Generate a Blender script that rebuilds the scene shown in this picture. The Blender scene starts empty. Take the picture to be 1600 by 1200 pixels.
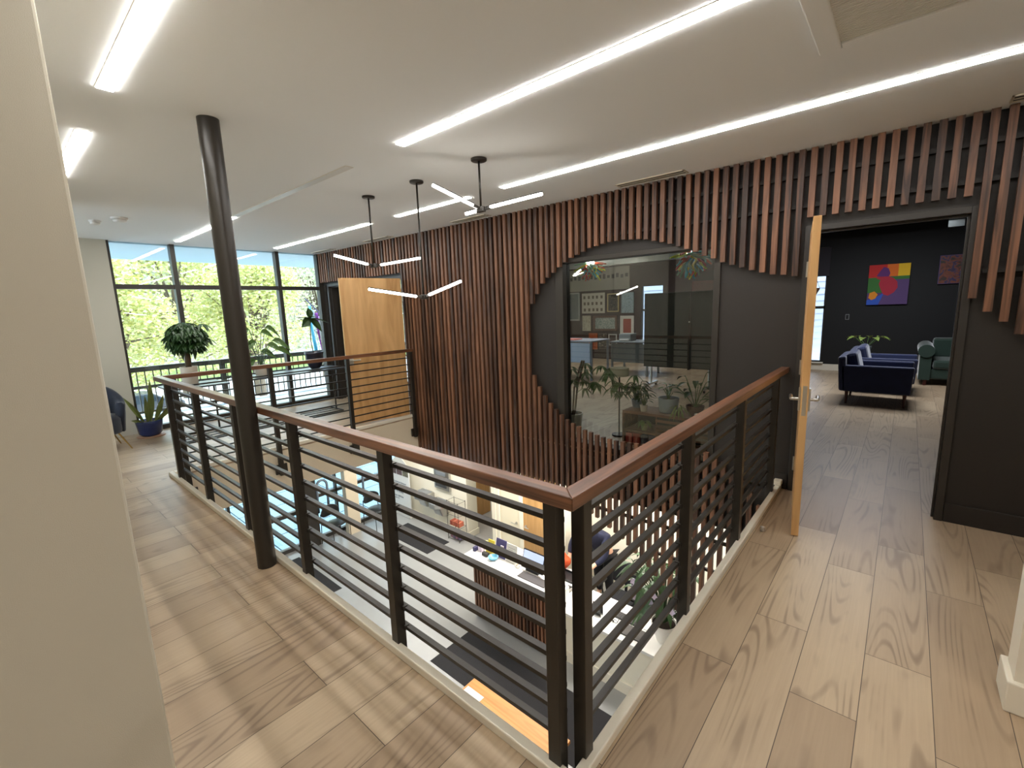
import bpy, bmesh, math, random
from mathutils import Vector, Matrix, Euler, noise
R = math.radians
random.seed(7)
sc = bpy.context.scene
C = sc.collection
# ------------------------------------------------------------------ camera
cd = bpy.data.cameras.new('camera'); cam = bpy.data.objects.new('camera', cd); C.objects.link(cam)
YAW, PIT, ROL, FPX, CH = -0.716, -0.1653, -0.0346, 708.57, 1.627
fw = Vector((math.sin(YAW)*math.cos(PIT), math.cos(YAW)*math.cos(PIT), math.sin(PIT)))
rt = Vector((math.cos(YAW), -math.sin(YAW), 0)); up = rt.cross(fw)
c_, s_ = math.cos(ROL), math.sin(ROL)
rt2 = c_*rt + s_*up; up2 = -s_*rt + c_*up
cam.matrix_world = Matrix(((rt2.x, up2.x, -fw.x, 0), (rt2.y, up2.y, -fw.y, 0), (rt2.z, up2.z, -fw.z, CH), (0, 0, 0, 1)))
cd.sensor_fit = 'HORIZONTAL'; cd.sensor_width = 36; cd.lens = FPX/1600*36
cd.clip_start = 0.02; cd.clip_end = 400
sc.camera = cam
# ------------------------------------------------------------------ view, sky, sun
vs = sc.view_settings
vs.view_transform = 'Standard'; vs.look = 'None'; vs.gamma = 1; vs.use_curve_mapping = False
vs.exposure = 1.08
EMIT = 21.0          # ceiling slot lights
w = bpy.data.worlds.new('sky'); sc.world = w; w.use_nodes = True
bg = w.node_tree.nodes['Background']; bg.inputs[0].default_value = (0.68, 0.85, 1.0, 1); bg.inputs[1].default_value = 3.2
sd = bpy.data.lights.new('sun', 'SUN'); sun = bpy.data.objects.new('sun', sd); C.objects.link(sun)
sd.energy = 4.2; sd.angle = R(0.6); sd.color = (1, 0.95, 0.86)
sun.rotation_euler = Vector((-0.30, 0.62, 0.78)).to_track_quat('Z', 'Y').to_euler()
def area(name, loc, sx, sy, power, col=(1, 0.96, 0.90), rot=(0, 0, 0)):
    l = bpy.data.lights.new(name, 'AREA'); l.shape = 'RECTANGLE'; l.size = sx; l.size_y = sy; l.energy = power; l.color = col
    o = bpy.data.objects.new(name, l); C.objects.link(o); o.location = loc; o.rotation_euler = rot; return o
# unseen area lamps added under the ceilings to light the rooms
area('lower_ceiling_lamp', (-3.2, 5.6, -0.60), 4.5, 0.5, 95)
area('lower_ceiling_lamp', (-7.6, 5.4, -0.60), 2.5, 0.4, 40)
area('lower_ceiling_lamp', (-3.0, 0.0, -0.62), 5.0, 1.2, 60)
area('corridor_lamp', (-7.2, 8.4, -0.7), 0.6, 0.6, 14)
area('office_lamp', (-5.5, 9.5, 3.0), 1.5, 1.5, 30, (1, 0.98, 0.95))
area('lounge_fill_light', (-0.4, 9.6, 2.95), 1.6, 1.6, 48, (0.90, 0.94, 1.0))  # added cool lamp facing down below the ceiling, brightens the lounge floor
area('lobby_lamp', (2.2, -0.6, 2.70), 2.2, 1.6, 34, (1, 0.98, 0.94))
# ------------------------------------------------------------------ materials
def nm(name):
    m = bpy.data.materials.new(name); m.use_nodes = True
    return m, m.node_tree.nodes, m.node_tree.links, m.node_tree.nodes['Principled BSDF']
def lin(c):
    return tuple(((v/255)/12.92 if v/255 <= 0.04045 else ((v/255+0.055)/1.055)**2.4) for v in c) + (1,)
def P(name, rgb, rough=0.5, metal=0.0, spec=0.5, bump=0.0, bscale=60, var=0.0, vscale=8, coat=0.0, sheen=0.0):
    m, N, L, b = nm(name)
    col = lin(rgb); b.inputs['Base Color'].default_value = col
    b.inputs['Roughness'].default_value = rough; b.inputs['Metallic'].default_value = metal
    b.inputs['Specular IOR Level'].default_value = spec; b.inputs['Coat Weight'].default_value = coat
    b.inputs['Sheen Weight'].default_value = sheen
    tc = N.new('ShaderNodeTexCoord')
    if bump:
        n = N.new('ShaderNodeTexNoise'); n.inputs['Scale'].default_value = bscale; n.inputs['Detail'].default_value = 3
        L.new(tc.outputs['Object'], n.inputs['Vector'])
        bp = N.new('ShaderNodeBump'); bp.inputs['Strength'].default_value = bump; bp.inputs['Distance'].default_value = 0.01
        L.new(n.outputs['Fac'], bp.inputs['Height']); L.new(bp.outputs['Normal'], b.inputs['Normal'])
    if var:
        n = N.new('ShaderNodeTexNoise'); n.inputs['Scale'].default_value = vscale; n.inputs['Detail'].default_value = 4
        L.new(tc.outputs['Object'], n.inputs['Vector'])
        mx = N.new('ShaderNodeMix'); mx.data_type = 'RGBA'
        mx.inputs[6].default_value = tuple(v*(1-var) for v in col[:3])+(1,); mx.inputs[7].default_value = tuple(min(1, v*(1+var)) for v in col[:3])+(1,)
        L.new(n.outputs['Fac'], mx.inputs[0]); L.new(mx.outputs[2], b.inputs['Base Color'])
    return m
def wood(name, dark, light, axis='Z', rough=0.45, island=0.0, scale=14, coat=0.0, stretch=0.06):
    m, N, L, b = nm(name)
    tc = N.new('ShaderNodeTexCoord'); mp = N.new('ShaderNodeMapping')
    s = [scale]*3; s['XYZ'.index(axis)] = scale*stretch; mp.inputs['Scale'].default_value = s
    L.new(tc.outputs['Object'], mp.inputs['Vector'])
    n = N.new('ShaderNodeTexNoise'); n.inputs['Scale'].default_value = 1.6; n.inputs['Detail'].default_value = 5; n.inputs['Distortion'].default_value = 1.2
    geo = N.new('ShaderNodeNewGeometry')
    ad = N.new('ShaderNodeVectorMath'); ad.operation = 'MULTIPLY_ADD'
    L.new(geo.outputs['Random Per Island'], ad.inputs[0]); ad.inputs[1].default_value = (37, 53, 71); L.new(mp.outputs[0], ad.inputs[2])
    L.new(ad.outputs[0], n.inputs['Vector'])
    r = N.new('ShaderNodeValToRGB'); r.color_ramp.elements[0].color = lin(dark); r.color_ramp.elements[1].color = lin(light)
    r.color_ramp.elements[0].position = 0.3; r.color_ramp.elements[1].position = 0.72
    if island:
        mt = N.new('ShaderNodeMath'); mt.operation = 'MULTIPLY_ADD'; L.new(geo.outputs['Random Per Island'], mt.inputs[0]); mt.inputs[1].default_value = island; mt.inputs[2].default_value = -island/2
        a2 = N.new('ShaderNodeMath'); L.new(n.outputs['Fac'], a2.inputs[0]); L.new(mt.outputs[0], a2.inputs[1]); L.new(a2.outputs[0], r.inputs[0])
    else:
        L.new(n.outputs['Fac'], r.inputs[0])
    L.new(r.outputs[0], b.inputs['Base Color']); b.inputs['Roughness'].default_value = rough; b.inputs['Coat Weight'].default_value = coat
    b.inputs['Coat Roughness'].default_value = 0.25
    return m
def emit(name, rgb, st):
    m, N, L, b = nm(name); b.inputs['Base Color'].default_value = (0.8, 0.8, 0.8, 1)
    b.inputs['Emission Color'].default_value = rgb+(1,); b.inputs['Emission Strength'].default_value = st; return m
def glass(name, tint=(1, 1, 1), refl=1.0, rough=0.0):
    m, N, L, b = nm(name); N.remove(b)
    t = N.new('ShaderNodeBsdfTransparent'); t.inputs[0].default_value = tint+(1,)
    g = N.new('ShaderNodeBsdfGlossy'); g.inputs['Roughness'].default_value = rough; g.inputs['Color'].default_value = (refl, refl, refl, 1)
    f = N.new('ShaderNodeFresnel'); f.inputs['IOR'].default_value = 1.52
    mx = N.new('ShaderNodeMixShader'); L.new(f.outputs[0], mx.inputs[0]); L.new(t.outputs[0], mx.inputs[1]); L.new(g.outputs[0], mx.inputs[2])
    L.new(mx.outputs[0], N['Material Output'].inputs[0]); return m
def floor_mat():
    m, N, L, b = nm('oak_plank_floor')
    tc = N.new('ShaderNodeTexCoord'); sx = N.new('ShaderNodeSeparateXYZ'); L.new(tc.outputs['Object'], sx.inputs[0])
    cb = N.new('ShaderNodeCombineXYZ'); ax = N.new('ShaderNodeMath'); ax.inputs[1].default_value = 20*0.2255+0.245
    L.new(sx.outputs[0], ax.inputs[0]); L.new(sx.outputs[1], cb.inputs[0]); L.new(ax.outputs[0], cb.inputs[1])
    br = N.new('ShaderNodeTexBrick'); br.offset = 0.37; br.offset_frequency = 2; br.squash = 1
    for k, v in (('Scale', 1), ('Mortar Size', 0.0016), ('Mortar Smooth', 0.2), ('Bias', 0), ('Brick Width', 1.22), ('Row Height', 0.2255)): br.inputs[k].default_value = v
    br.inputs['Color1'].default_value = (0, 0, 0, 1); br.inputs['Color2'].default_value = (1, 1, 1, 1); br.inputs['Mortar'].default_value = (0.5, 0.5, 0.5, 1)
    L.new(cb.outputs[0], br.inputs['Vector'])
    # grain, shifted plank by plank
    sh = N.new('ShaderNodeVectorMath'); sh.operation = 'MULTIPLY_ADD'; L.new(br.outputs['Color'], sh.inputs[0]); sh.inputs[1].default_value = (31, 17, 11); L.new(cb.outputs[0], sh.inputs[2])
    mp = N.new('ShaderNodeMapping'); mp.inputs['Scale'].default_value = (0.34, 3.6, 1); L.new(sh.outputs[0], mp.inputs['Vector'])
    n1 = N.new('ShaderNodeTexNoise'); n1.inputs['Scale'].default_value = 1.1; n1.inputs['Detail'].default_value = 1.0; n1.inputs['Roughness'].default_value = 0.45; L.new(mp.outputs[0], n1.inputs['Vector'])
    rg = N.new('ShaderNodeMath'); rg.operation = 'MULTIPLY'; rg.inputs[1].default_value = 150; L.new(n1.outputs['Fac'], rg.inputs[0])
    sn = N.new('ShaderNodeMath'); sn.operation = 'SINE'; L.new(rg.outputs[0], sn.inputs[0])
    pw = N.new('ShaderNodeMapRange'); pw.inputs[1].default_value = 0.2; pw.inputs[2].default_value = 1.0; L.new(sn.outputs[0], pw.inputs[0])
    mp2 = N.new('ShaderNodeMapping'); mp2.inputs['Scale'].default_value = (3, 90, 1); L.new(sh.outputs[0], mp2.inputs['Vector'])
    n2 = N.new('ShaderNodeTexNoise'); n2.inputs['Scale'].default_value = 1; n2.inputs['Detail'].default_value = 4; L.new(mp2.outputs[0], n2.inputs['Vector'])
    mp3 = N.new('ShaderNodeMapping'); mp3.inputs['Scale'].default_value = (1.2, 3, 1); L.new(sh.outputs[0], mp3.inputs['Vector'])
    n3 = N.new('ShaderNodeTexNoise'); n3.inputs['Scale'].default_value = 1.5; n3.inputs['Detail'].default_value = 3; L.new(mp3.outputs[0], n3.inputs['Vector'])
    def mix(a, bb, f, fv=None):
        x = N.new('ShaderNodeMix'); x.data_type = 'RGBA'
        if isinstance(a, tuple): x.inputs[6].default_value = a
        else: L.new(a, x.inputs[6])
        if isinstance(bb, tuple): x.inputs[7].default_value = bb
        else: L.new(bb, x.inputs[7])
        L.new(f, x.inputs[0]); return x.outputs[2]
    def mul(a, k):
        x = N.new('ShaderNodeMath'); x.operation = 'MULTIPLY'; L.new(a, x.inputs[0])
        if isinstance(k, float): x.inputs[1].default_value = k
        else: L.new(k, x.inputs[1])
        return x.outputs[0]
    base = mix(lin((178, 155, 127)), lin((214, 193, 162)), br.outputs['Color'])
    base = mix(base, lin((156, 131, 104)), mul(n3.outputs['Fac'], 0.6))
    patch = N.new('ShaderNodeMapRange'); patch.inputs[1].default_value = 0.44; patch.inputs[2].default_value = 0.60; L.new(n3.outputs['Fac'], patch.inputs[0])
    base = mix(base, lin((112, 92, 74)), mul(mul(pw.outputs[0], patch.outputs[0]), 0.55))
    base = mix(base, lin((128, 106, 88)), mul(n2.outputs['Fac'], 0.35))
    base = mix(base, lin((84, 70, 58)), br.outputs['Fac'])
    L.new(base, b.inputs['Base Color'])
    b.inputs['Roughness'].default_value = 0.42; b.inputs['Specular IOR Level'].default_value = 0.45
    bp = N.new('ShaderNodeBump'); bp.inputs['Strength'].default_value = 0.12; bp.inputs['Distance'].default_value = 0.003
    iv = N.new('ShaderNodeMath'); iv.operation = 'MULTIPLY_ADD'; iv.inputs[1].default_value = -1; iv.inputs[2].default_value = 1; L.new(br.outputs['Fac'], iv.inputs[0])
    L.new(iv.outputs[0], bp.inputs['Height']); L.new(bp.outputs['Normal'], b.inputs['Normal'])
    return m
M = {}
M['floor'] = floor_mat()
M['ceil'] = P('white_ceiling_paint', (238, 239, 238), 0.85, bump=0.05, bscale=220)
M['cream'] = P('cream_wall_paint', (198, 192, 176), 0.8, bump=0.12, bscale=420)
M['beige'] = P('beige_fascia_paint', (214, 200, 176), 0.7, bump=0.1)
M['trim'] = P('cream_trim_paint', (226, 218, 200), 0.45)
M['white'] = P('white_wall_paint', (232, 226, 208), 0.8, bump=0.1)
M['dark'] = P('charcoal_wall_paint', (41, 36, 32), 0.6, bump=0.1, bscale=90)
M['frame'] = P('charcoal_frame_paint', (50, 46, 42), 0.42)
M['bframe'] = P('dark_bronze_metal', (58, 54, 49), 0.4, 0.3)
M['black'] = P('black_metal', (45, 40, 34), 0.36, 0.1)
M['bwall'] = P('black_wall_paint', (13, 13, 14), 0.7)
M['slat'] = wood('walnut_slats', (55, 36, 26), (134, 91, 65), 'Z', 0.5, island=0.34)
M['rail'] = wood('walnut_handrail', (76, 48, 33), (144, 96, 67), 'X', 0.36, scale=18, coat=0.4, stretch=0.05)
M['raily'] = wood('walnut_handrail_cross', (76, 48, 33), (144, 96, 67), 'Y', 0.36, scale=18, coat=0.4, stretch=0.05)
M['doorw'] = wood('maple_door_veneer', (196, 148, 92), (226, 182, 124), 'Z', 0.4, scale=5, stretch=0.12)
M['oak'] = wood('oak_door_veneer', (162, 122, 72), (192, 150, 96), 'Z', 0.45, scale=7, stretch=0.1)
M['shelfw'] = wood('walnut_shelf_wood', (96, 62, 42), (150, 104, 74), 'X', 0.5, scale=10)
M['tablew'] = wood('orange_pine', (196, 126, 58), (222, 158, 88), 'X', 0.4, scale=8)
M['led'] = emit('led_strip', (1.0, 0.985, 0.955), EMIT)
M['tube'] = emit('pendant_tube', (1.0, 0.94, 0.86), 14)
M['bulb'] = emit('chandelier_bulb', (1.0, 0.98, 0.95), 30)
M['down'] = emit('downlight_lens', (1.0, 0.97, 0.9), 12)
M['offled'] = P('unlit_diffuser', (208, 206, 200), 0.4)
M['glass'] = glass('clear_glass', (0.93, 0.97, 0.98))
M['glassd'] = glass('office_window_glass', (0.90, 0.93, 0.92), refl=1.0)
M['glassg'] = glass('green_tinted_glass', (0.72, 0.86, 0.78))
M['steel'] = P('brushed_steel', (190, 190, 188), 0.28, 1.0)
M['nickel'] = P('satin_nickel', (206, 204, 198), 0.3, 1.0)
M['brass'] = P('brushed_brass', (176, 142, 86), 0.35, 1.0)
M['concrete'] = P('polished_concrete', (150, 150, 148), 0.32, var=0.12, vscale=2.5)
M['mat'] = P('black_carpet_tile', (36, 34, 36), 0.95, bump=0.5, bscale=300)
M['plastic'] = P('white_plastic', (232, 230, 226), 0.4)
M['blackp'] = P('black_plastic', (22, 22, 24), 0.4)
M['grille'] = P('grey_grille', (232, 230, 224), 0.5)
M['navy'] = P('navy_velvet', (12, 22, 42), 0.85, sheen=0.3, var=0.2, vscale=12)
M['blue'] = P('blue_velvet', (20, 34, 78), 0.8, sheen=0.5, var=0.25, vscale=9)
M['green'] = P('green_velvet', (12, 44, 30), 0.75, sheen=0.6, var=0.2, vscale=9)
M['redleg'] = P('dark_red_wood', (70, 26, 22), 0.4)
M['leaf'] = P('dark_leaf', (42, 70, 30), 0.45, var=0.3, vscale=10)
M['leaf2'] = P('mid_leaf', (74, 104, 48), 0.45, var=0.35, vscale=8)
M['leaf3'] = P('pale_leaf', (120, 140, 66), 0.5, var=0.3, vscale=8)
M['snake'] = P('snake_leaf', (112, 124, 64), 0.45, var=0.45, vscale=14)
M['stem'] = P('brown_stem', (84, 66, 44), 0.8)
M['soil'] = P('potting_soil', (44, 32, 24), 0.95, bump=0.6)
M['potw'] = P('cream_ceramic', (214, 202, 184), 0.5)
M['potwh'] = P('white_ceramic', (228, 226, 220), 0.4)
M['potb'] = P('blue_glazed_ceramic', (42, 56, 104), 0.25, var=0.3, vscale=12)
M['potd'] = P('dark_glazed_ceramic', (40, 38, 50), 0.3)
M['potg'] = P('grey_ceramic', (140, 150, 156), 0.5)
M['pott'] = P('brown_terracotta', (96, 74, 60), 0.7)
M['saucer'] = P('terracotta_saucer', (188, 150, 122), 0.6)
M['deck'] = P('balcony_deck', (150, 160, 176), 0.6, var=0.1)
M['siding'] = P('white_siding', (226, 224, 236), 0.6)
M['soffit'] = P('exterior_soffit', (176, 198, 210), 0.6)
M['asphalt'] = P('street_asphalt', (206, 206, 208), 0.9, var=0.1, vscale=0.4)
M['pave'] = P('pale_paving', (92, 118, 130), 0.8)
M['grass'] = P('lawn_grass', (132, 158, 78), 0.9, var=0.3, vscale=1.5)
M['bark'] = P('tree_bark', (104, 90, 74), 0.9, bump=0.6, bscale=8)
M['skin'] = P('skin', (214, 168, 140), 0.5)
M['hair'] = P('black_hair', (24, 20, 20), 0.55)
M['cloth'] = P('navy_cloth', (20, 24, 48), 0.85, var=0.2, vscale=14)
M['clothd'] = P('black_cloth', (20, 20, 24), 0.9)
M['orange'] = P('orange_cloth', (176, 64, 20), 0.8, var=0.25, vscale=20)
def island_leaf(name, cols, rough=0.6, trans=0.35):
    m, N, L, b = nm(name); geo = N.new('ShaderNodeNewGeometry'); r = N.new('ShaderNodeValToRGB')
    e = r.color_ramp.elements; e[0].color = lin(cols[0]); e[1].color = lin(cols[-1])
    for i, c in enumerate(cols[1:-1]):
        x = e.new((i+1)/(len(cols)-1)); x.color = lin(c)
    L.new(geo.outputs['Random Per Island'], r.inputs[0]); L.new(r.outputs[0], b.inputs['Base Color']); b.inputs['Roughness'].default_value = rough
    tl = N.new('ShaderNodeBsdfTranslucent'); L.new(r.outputs[0], tl.inputs[0]); mx = N.new('ShaderNodeMixShader'); mx.inputs[0].default_value = trans
    L.new(b.outputs[0], mx.inputs[1]); L.new(tl.outputs[0], mx.inputs[2]); L.new(mx.outputs[0], N['Material Output'].inputs[0]); return m
M['crown_y'] = island_leaf('yellow_green_leaves', [(138, 142, 74), (186, 184, 104), (226, 222, 176), (160, 168, 104), (206, 200, 120)])
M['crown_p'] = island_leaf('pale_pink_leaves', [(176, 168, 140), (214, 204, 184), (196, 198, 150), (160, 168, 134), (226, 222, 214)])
M['crown_g'] = island_leaf('blue_green_needles', [(84, 118, 100), (124, 158, 138), (164, 190, 172), (98, 134, 110)])
def patt(name, colors, scale, rough=0.5, kind='voronoi', seed=0):
    """flat artwork: a voronoi patchwork of the given colours"""
    m, N, L, b = nm(name); tc = N.new('ShaderNodeTexCoord'); mp = N.new('ShaderNodeMapping'); mp.inputs['Location'].default_value = (seed, seed*2.3, seed*1.7); mp.inputs['Scale'].default_value = (scale,)*3
    L.new(tc.outputs['Object'], mp.inputs[0])
    if kind == 'voronoi':
        v = N.new('ShaderNodeTexVoronoi'); L.new(mp.outputs[0], v.inputs['Vector']); sp = N.new('ShaderNodeSeparateColor'); L.new(v.outputs['Color'], sp.inputs[0]); src = sp.outputs[0]
    else:
        v = N.new('ShaderNodeTexNoise'); v.inputs['Detail'].default_value = 5; v.inputs['Distortion'].default_value = 1.0; L.new(mp.outputs[0], v.inputs['Vector']); src = v.outputs['Fac']
    r = N.new('ShaderNodeValToRGB'); e = r.color_ramp.elements; n = len(colors)
    lo, hi = (0, 1) if kind == 'voronoi' else (0.3, 0.7)
    e[0].color = lin(colors[0]); e[0].position = lo; e[1].color = lin(colors[-1]); e[1].position = hi
    for i, c in enumerate(colors[1:-1]):
        x = e.new(lo+(hi-lo)*(i+1)/(n-1)); x.color = lin(c)
    if kind == 'voronoi': r.color_ramp.interpolation = 'CONSTANT'
    L.new(src, r.inputs[0]); L.new(r.outputs[0], b.inputs['Base Color']); b.inputs['Roughness'].default_value = rough; return m
_pc = {}
def pc(rgb, rough=0.5):
    k = (rgb, rough)
    if k not in _pc: _pc[k] = P('paint_%02x%02x%02x' % rgb, rgb, rough)
    return _pc[k]
# ------------------------------------------------------------------ mesh helpers
def xform(o):
    m = Matrix.Identity(4); ch = []
    while o: ch.append(o); o = o.parent
    for p in reversed(ch): m = m @ Matrix.LocRotScale(p.location, p.rotation_euler, p.scale)
    return m
class MB:
    def __init__(s): s.v = []; s.f = []
    def add(s, vs, fs):
        n = len(s.v); s.v += [tuple(v) for v in vs]; s.f += [tuple(i+n for i in f) for f in fs]; return s
    def box(s, x0, x1, y0, y1, z0, z1):
        return s.add([(x0,y0,z0),(x1,y0,z0),(x1,y1,z0),(x0,y1,z0),(x0,y0,z1),(x1,y0,z1),(x1,y1,z1),(x0,y1,z1)],
                     [(0,3,2,1),(4,5,6,7),(0,1,5,4),(1,2,6,5),(2,3,7,6),(3,0,4,7)])
    def obox(s, c, size, rot=None):
        h = Vector(size)/2; m = (rot.to_matrix() if rot else Matrix.Identity(3)); c = Vector(c); vs = []
        for z in (-1, 1):
            for x, y in ((-1,-1),(1,-1),(1,1),(-1,1)): vs.append(c+m@Vector((x*h.x, y*h.y, z*h.z)))
        return s.add(vs, [(0,3,2,1),(4,5,6,7),(0,1,5,4),(1,2,6,5),(2,3,7,6),(3,0,4,7)])
    def bar(s, a, b, w, h, upv=(0,0,1)):
        a, b = Vector(a), Vector(b); d = b-a; l = d.length; d.normalize(); u = Vector(upv)
        sdir = d.cross(u); sdir = sdir.normalized() if sdir.length > 1e-6 else Vector((1,0,0)); u = sdir.cross(d)
        vs = []
        for t in (a, b):
            for x, y in ((-1,-1),(1,-1),(1,1),(-1,1)): vs.append(t+sdir*x*w/2+u*y*h/2)
        return s.add(vs, [(0,3,2,1),(4,5,6,7),(0,1,5,4),(1,2,6,5),(2,3,7,6),(3,0,4,7)])
    def tube(s, path, r, n=8, closed=False):
        path = [Vector(p) for p in path]; rs = r if isinstance(r, (list, tuple)) else [r]*len(path)
        rings = []; ref = None
        for i, p in enumerate(path):
            a = path[i-1] if i else (path[-1] if closed else path[0]); b = path[(i+1) % len(path)] if (i < len(path)-1 or closed) else path[-1]
            d = (b-a); d = d.normalized() if d.length > 1e-9 else Vector((0,0,1))
            if ref is None: ref = Vector((0,0,1)) if abs(d.z) < 0.9 else Vector((1,0,0))
            x = d.cross(ref); x = x.normalized() if x.length > 1e-6 else Vector((1,0,0)); y = x.cross(d).normalized(); ref = y
            rings.append([p+(x*math.cos(2*math.pi*k/n)+y*math.sin(2*math.pi*k/n))*rs[i] for k in range(n)])
        vs = [v for g in rings for v in g]; fs = []
        m = len(rings)
        for i in range(m if closed else m-1):
            for k in range(n): fs.append((i*n+k, i*n+(k+1) % n, ((i+1) % m)*n+(k+1) % n, ((i+1) % m)*n+k))
        if not closed: fs += [tuple(reversed(range(n))), tuple((m-1)*n+k for k in range(n))]
        return s.add(vs, fs)
    def lathe(s, prof, c=(0,0,0), n=24, ax=None):
        vs = []; fs = []; c = Vector(c); m = len(prof)
        q = Vector((0,0,1)).rotation_difference(Vector(ax)).to_matrix() if ax else Matrix.Identity(3)
        for r, z in prof:
            for k in range(n): vs.append(c+q@Vector((r*math.cos(2*math.pi*k/n), r*math.sin(2*math.pi*k/n), z)))
        for i in range(m-1):
            for k in range(n): fs.append((i*n+k, i*n+(k+1) % n, (i+1)*n+(k+1) % n, (i+1)*n+k))
        if prof[0][0] > 1e-5: fs.append(tuple(reversed(range(n))))
        if prof[-1][0] > 1e-5: fs.append(tuple((m-1)*n+k for k in range(n)))
        return s.add(vs, fs)
    def prism(s, poly, a, b, ax='z'):
        n = len(poly)
        f = {'z': lambda p, t: (p[0], p[1], t), 'y': lambda p, t: (p[0], t, p[1]), 'x': lambda p, t: (t, p[0], p[1])}[ax]
        return s.add([f(p, a) for p in poly]+[f(p, b) for p in poly],
                     [tuple(reversed(range(n))), tuple(range(n, 2*n))]+[(k, (k+1) % n, n+(k+1) % n, n+k) for k in range(n)])
    def ell(s, c, r, n=12, m=8):
        c = Vector(c); prof = [(max(0.0005, math.sin(math.pi*i/m)), -math.cos(math.pi*i/m)) for i in range(m+1)]
        vs = []; fs = []
        for q, z in prof:
            for k in range(n): vs.append((c.x+r[0]*q*math.cos(2*math.pi*k/n), c.y+r[1]*q*math.sin(2*math.pi*k/n), c.z+r[2]*z))
        for i in range(m):
            for k in range(n): fs.append((i*n+k, i*n+(k+1) % n, (i+1)*n+(k+1) % n, (i+1)*n+k))
        return s.add(vs, fs)
    def leaf(s, base, d, L_, W, droop=0.3, nrm=None, fold=0.15, seg=5):
        d = Vector(d).normalized(); n = Vector(nrm) if nrm else Vector((0,0,1))
        sd_ = d.cross(n); sd_ = sd_.normalized() if sd_.length > 1e-4 else Vector((1,0,0)); n = sd_.cross(d)
        vs = []; p = Vector(base)
        for i in range(seg+1):
            t = i/seg; wd = W*0.5*math.sin(math.pi*min(1, max(0.03, t**0.8)))*(1 if i < seg else 0.05)
            q = p+d*L_*t-Vector((0,0,1))*droop*L_*t*t
            vs += [q-sd_*wd+n*wd*fold*2, q, q+sd_*wd+n*wd*fold*2]
        fs = []
        for i in range(seg):
            a = i*3; fs += [(a, a+1, a+4, a+3), (a+1, a+2, a+5, a+4)]
        return s.add(vs, fs)
    def build(s, name, mat, parent=None, bevel=0.0, smooth=False, world=True, sub=0, solid=0.0, weld=False):
        me = bpy.data.meshes.new(name); vs = s.v
        if parent is not None and world:
            inv = xform(parent).inverted(); vs = [tuple(inv@Vector(v)) for v in vs]
        me.from_pydata([tuple(v) for v in vs], [], s.f)
        bm = bmesh.new(); bm.from_mesh(me)
        if weld: bmesh.ops.remove_doubles(bm, verts=bm.verts, dist=1e-4)
        if s.f and not solid: bmesh.ops.recalc_face_normals(bm, faces=bm.faces)
        bm.to_mesh(me); bm.free()
        o = bpy.data.objects.new(name, me); C.objects.link(o); me.materials.append(M[mat] if isinstance(mat, str) else mat)
        if parent is not None: o.parent = parent
        if smooth:
            for p in me.polygons: p.use_smooth = True
            if smooth == 2: me.set_sharp_from_angle(angle=R(40))
        if solid: md = o.modifiers.new('s', 'SOLIDIFY'); md.thickness = solid
        if bevel: md = o.modifiers.new('b', 'BEVEL'); md.width = bevel; md.segments = 2; md.limit_method = 'ANGLE'
        if sub: md = o.modifiers.new('u', 'SUBSURF'); md.levels = sub; md.render_levels = sub
        return o
def thing(name, label, cat, loc=(0,0,0), rz=0.0, group=None):
    o = bpy.data.objects.new(name, None); C.objects.link(o); o.location = loc; o.rotation_euler = (0,0,rz); o.empty_display_size = 0.1
    o['label'] = label; o['category'] = cat
    if group: o['group'] = group
    return o
def tag(o, label, cat, group=None, kind=None):
    o['label'] = label; o['category'] = cat
    if group: o['group'] = group
    if kind: o['kind'] = kind
    return o
def st(mb, name, mat, **k):
    o = mb.build(name, mat, **k); o['kind'] = 'structure'; return o
def dup(root, loc, rz, label=None):
    r = root.copy(); C.objects.link(r); r.location = loc; r.rotation_euler = (0,0,rz)
    if label: r['label'] = label
    for ch in list(root.children):
        c = ch.copy(); C.objects.link(c); c.parent = r
        for g in ch.children:
            d = g.copy(); C.objects.link(d); d.parent = c
    return r
H = 2.743; ZL = -3.4; SB = -0.52      # ceiling, lower floor, underside of the slab
XV0, XV1, YV0 = -5.745, -0.728, 1.088  # void
YW = 4.345                             # north wall face
# ================================================================== STRUCTURE
f = MB()
for x0, x1, y0, y1 in ((-8.5, 4, -3.5, YV0), (-8.5, XV0, YV0, YW), (XV1, 4, YV0, YW), (-8.5, 4, YW, 12.37)): f.box(x0, x1, y0, y1, -0.02, 0)
fo = st(f, 'floor', 'floor')
f = MB()
for x0, x1, y0, y1 in ((-8.5, 4, -3.5, YV0-0.012), (-8.5, XV0-0.012, YV0-0.012, YW+0.012), (XV1+0.012, 4, YV0-0.012, YW+0.012), (-8.5, 4, YW+0.012, 12.37)): f.box(x0, x1, y0, y1, SB, -0.021)
st(f, 'floor_slab', 'white')
f = MB()   # painted fascia round the void
f.box(XV0-0.012, XV1+0.012, YV0-0.012, YV0, SB, -0.022); f.box(XV0-0.012, XV0, YV0, YW, SB, -0.022); f.box(XV1, XV1+0.012, YV0, YW, SB, -0.022)
f.box(XV0-0.012, XV0+0.006, YV0, YW, -0.135, -0.02)
st(f, 'trim_1', 'beige')
st(MB().box(XV0, XV1, YW, YW+0.012, SB, -0.002), 'trim_2', 'dark')
f = MB()   # raised curb round the void
f.box(-5.79, -0.706, 1.066, 1.108, 0.0, 0.042); f.box(-0.748, -0.706, 1.108, YW, 0.0, 0.042); f.box(-5.79, -5.735, 1.108, YW, 0.0, 0.042)
f.box(-0.76, -0.70, 4.27, YW, 0.042, 0.085)
st(f, 'trim_3', 'trim', bevel=0.006)
st(MB().box(-8.5, 4, -3.5, YW, H, H+0.2), 'ceiling', 'ceil')
st(MB().box(-10.65, -8.5, -3.5, 9, H-0.02, H+0.2), 'ceiling_balcony', 'soffit')
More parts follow.
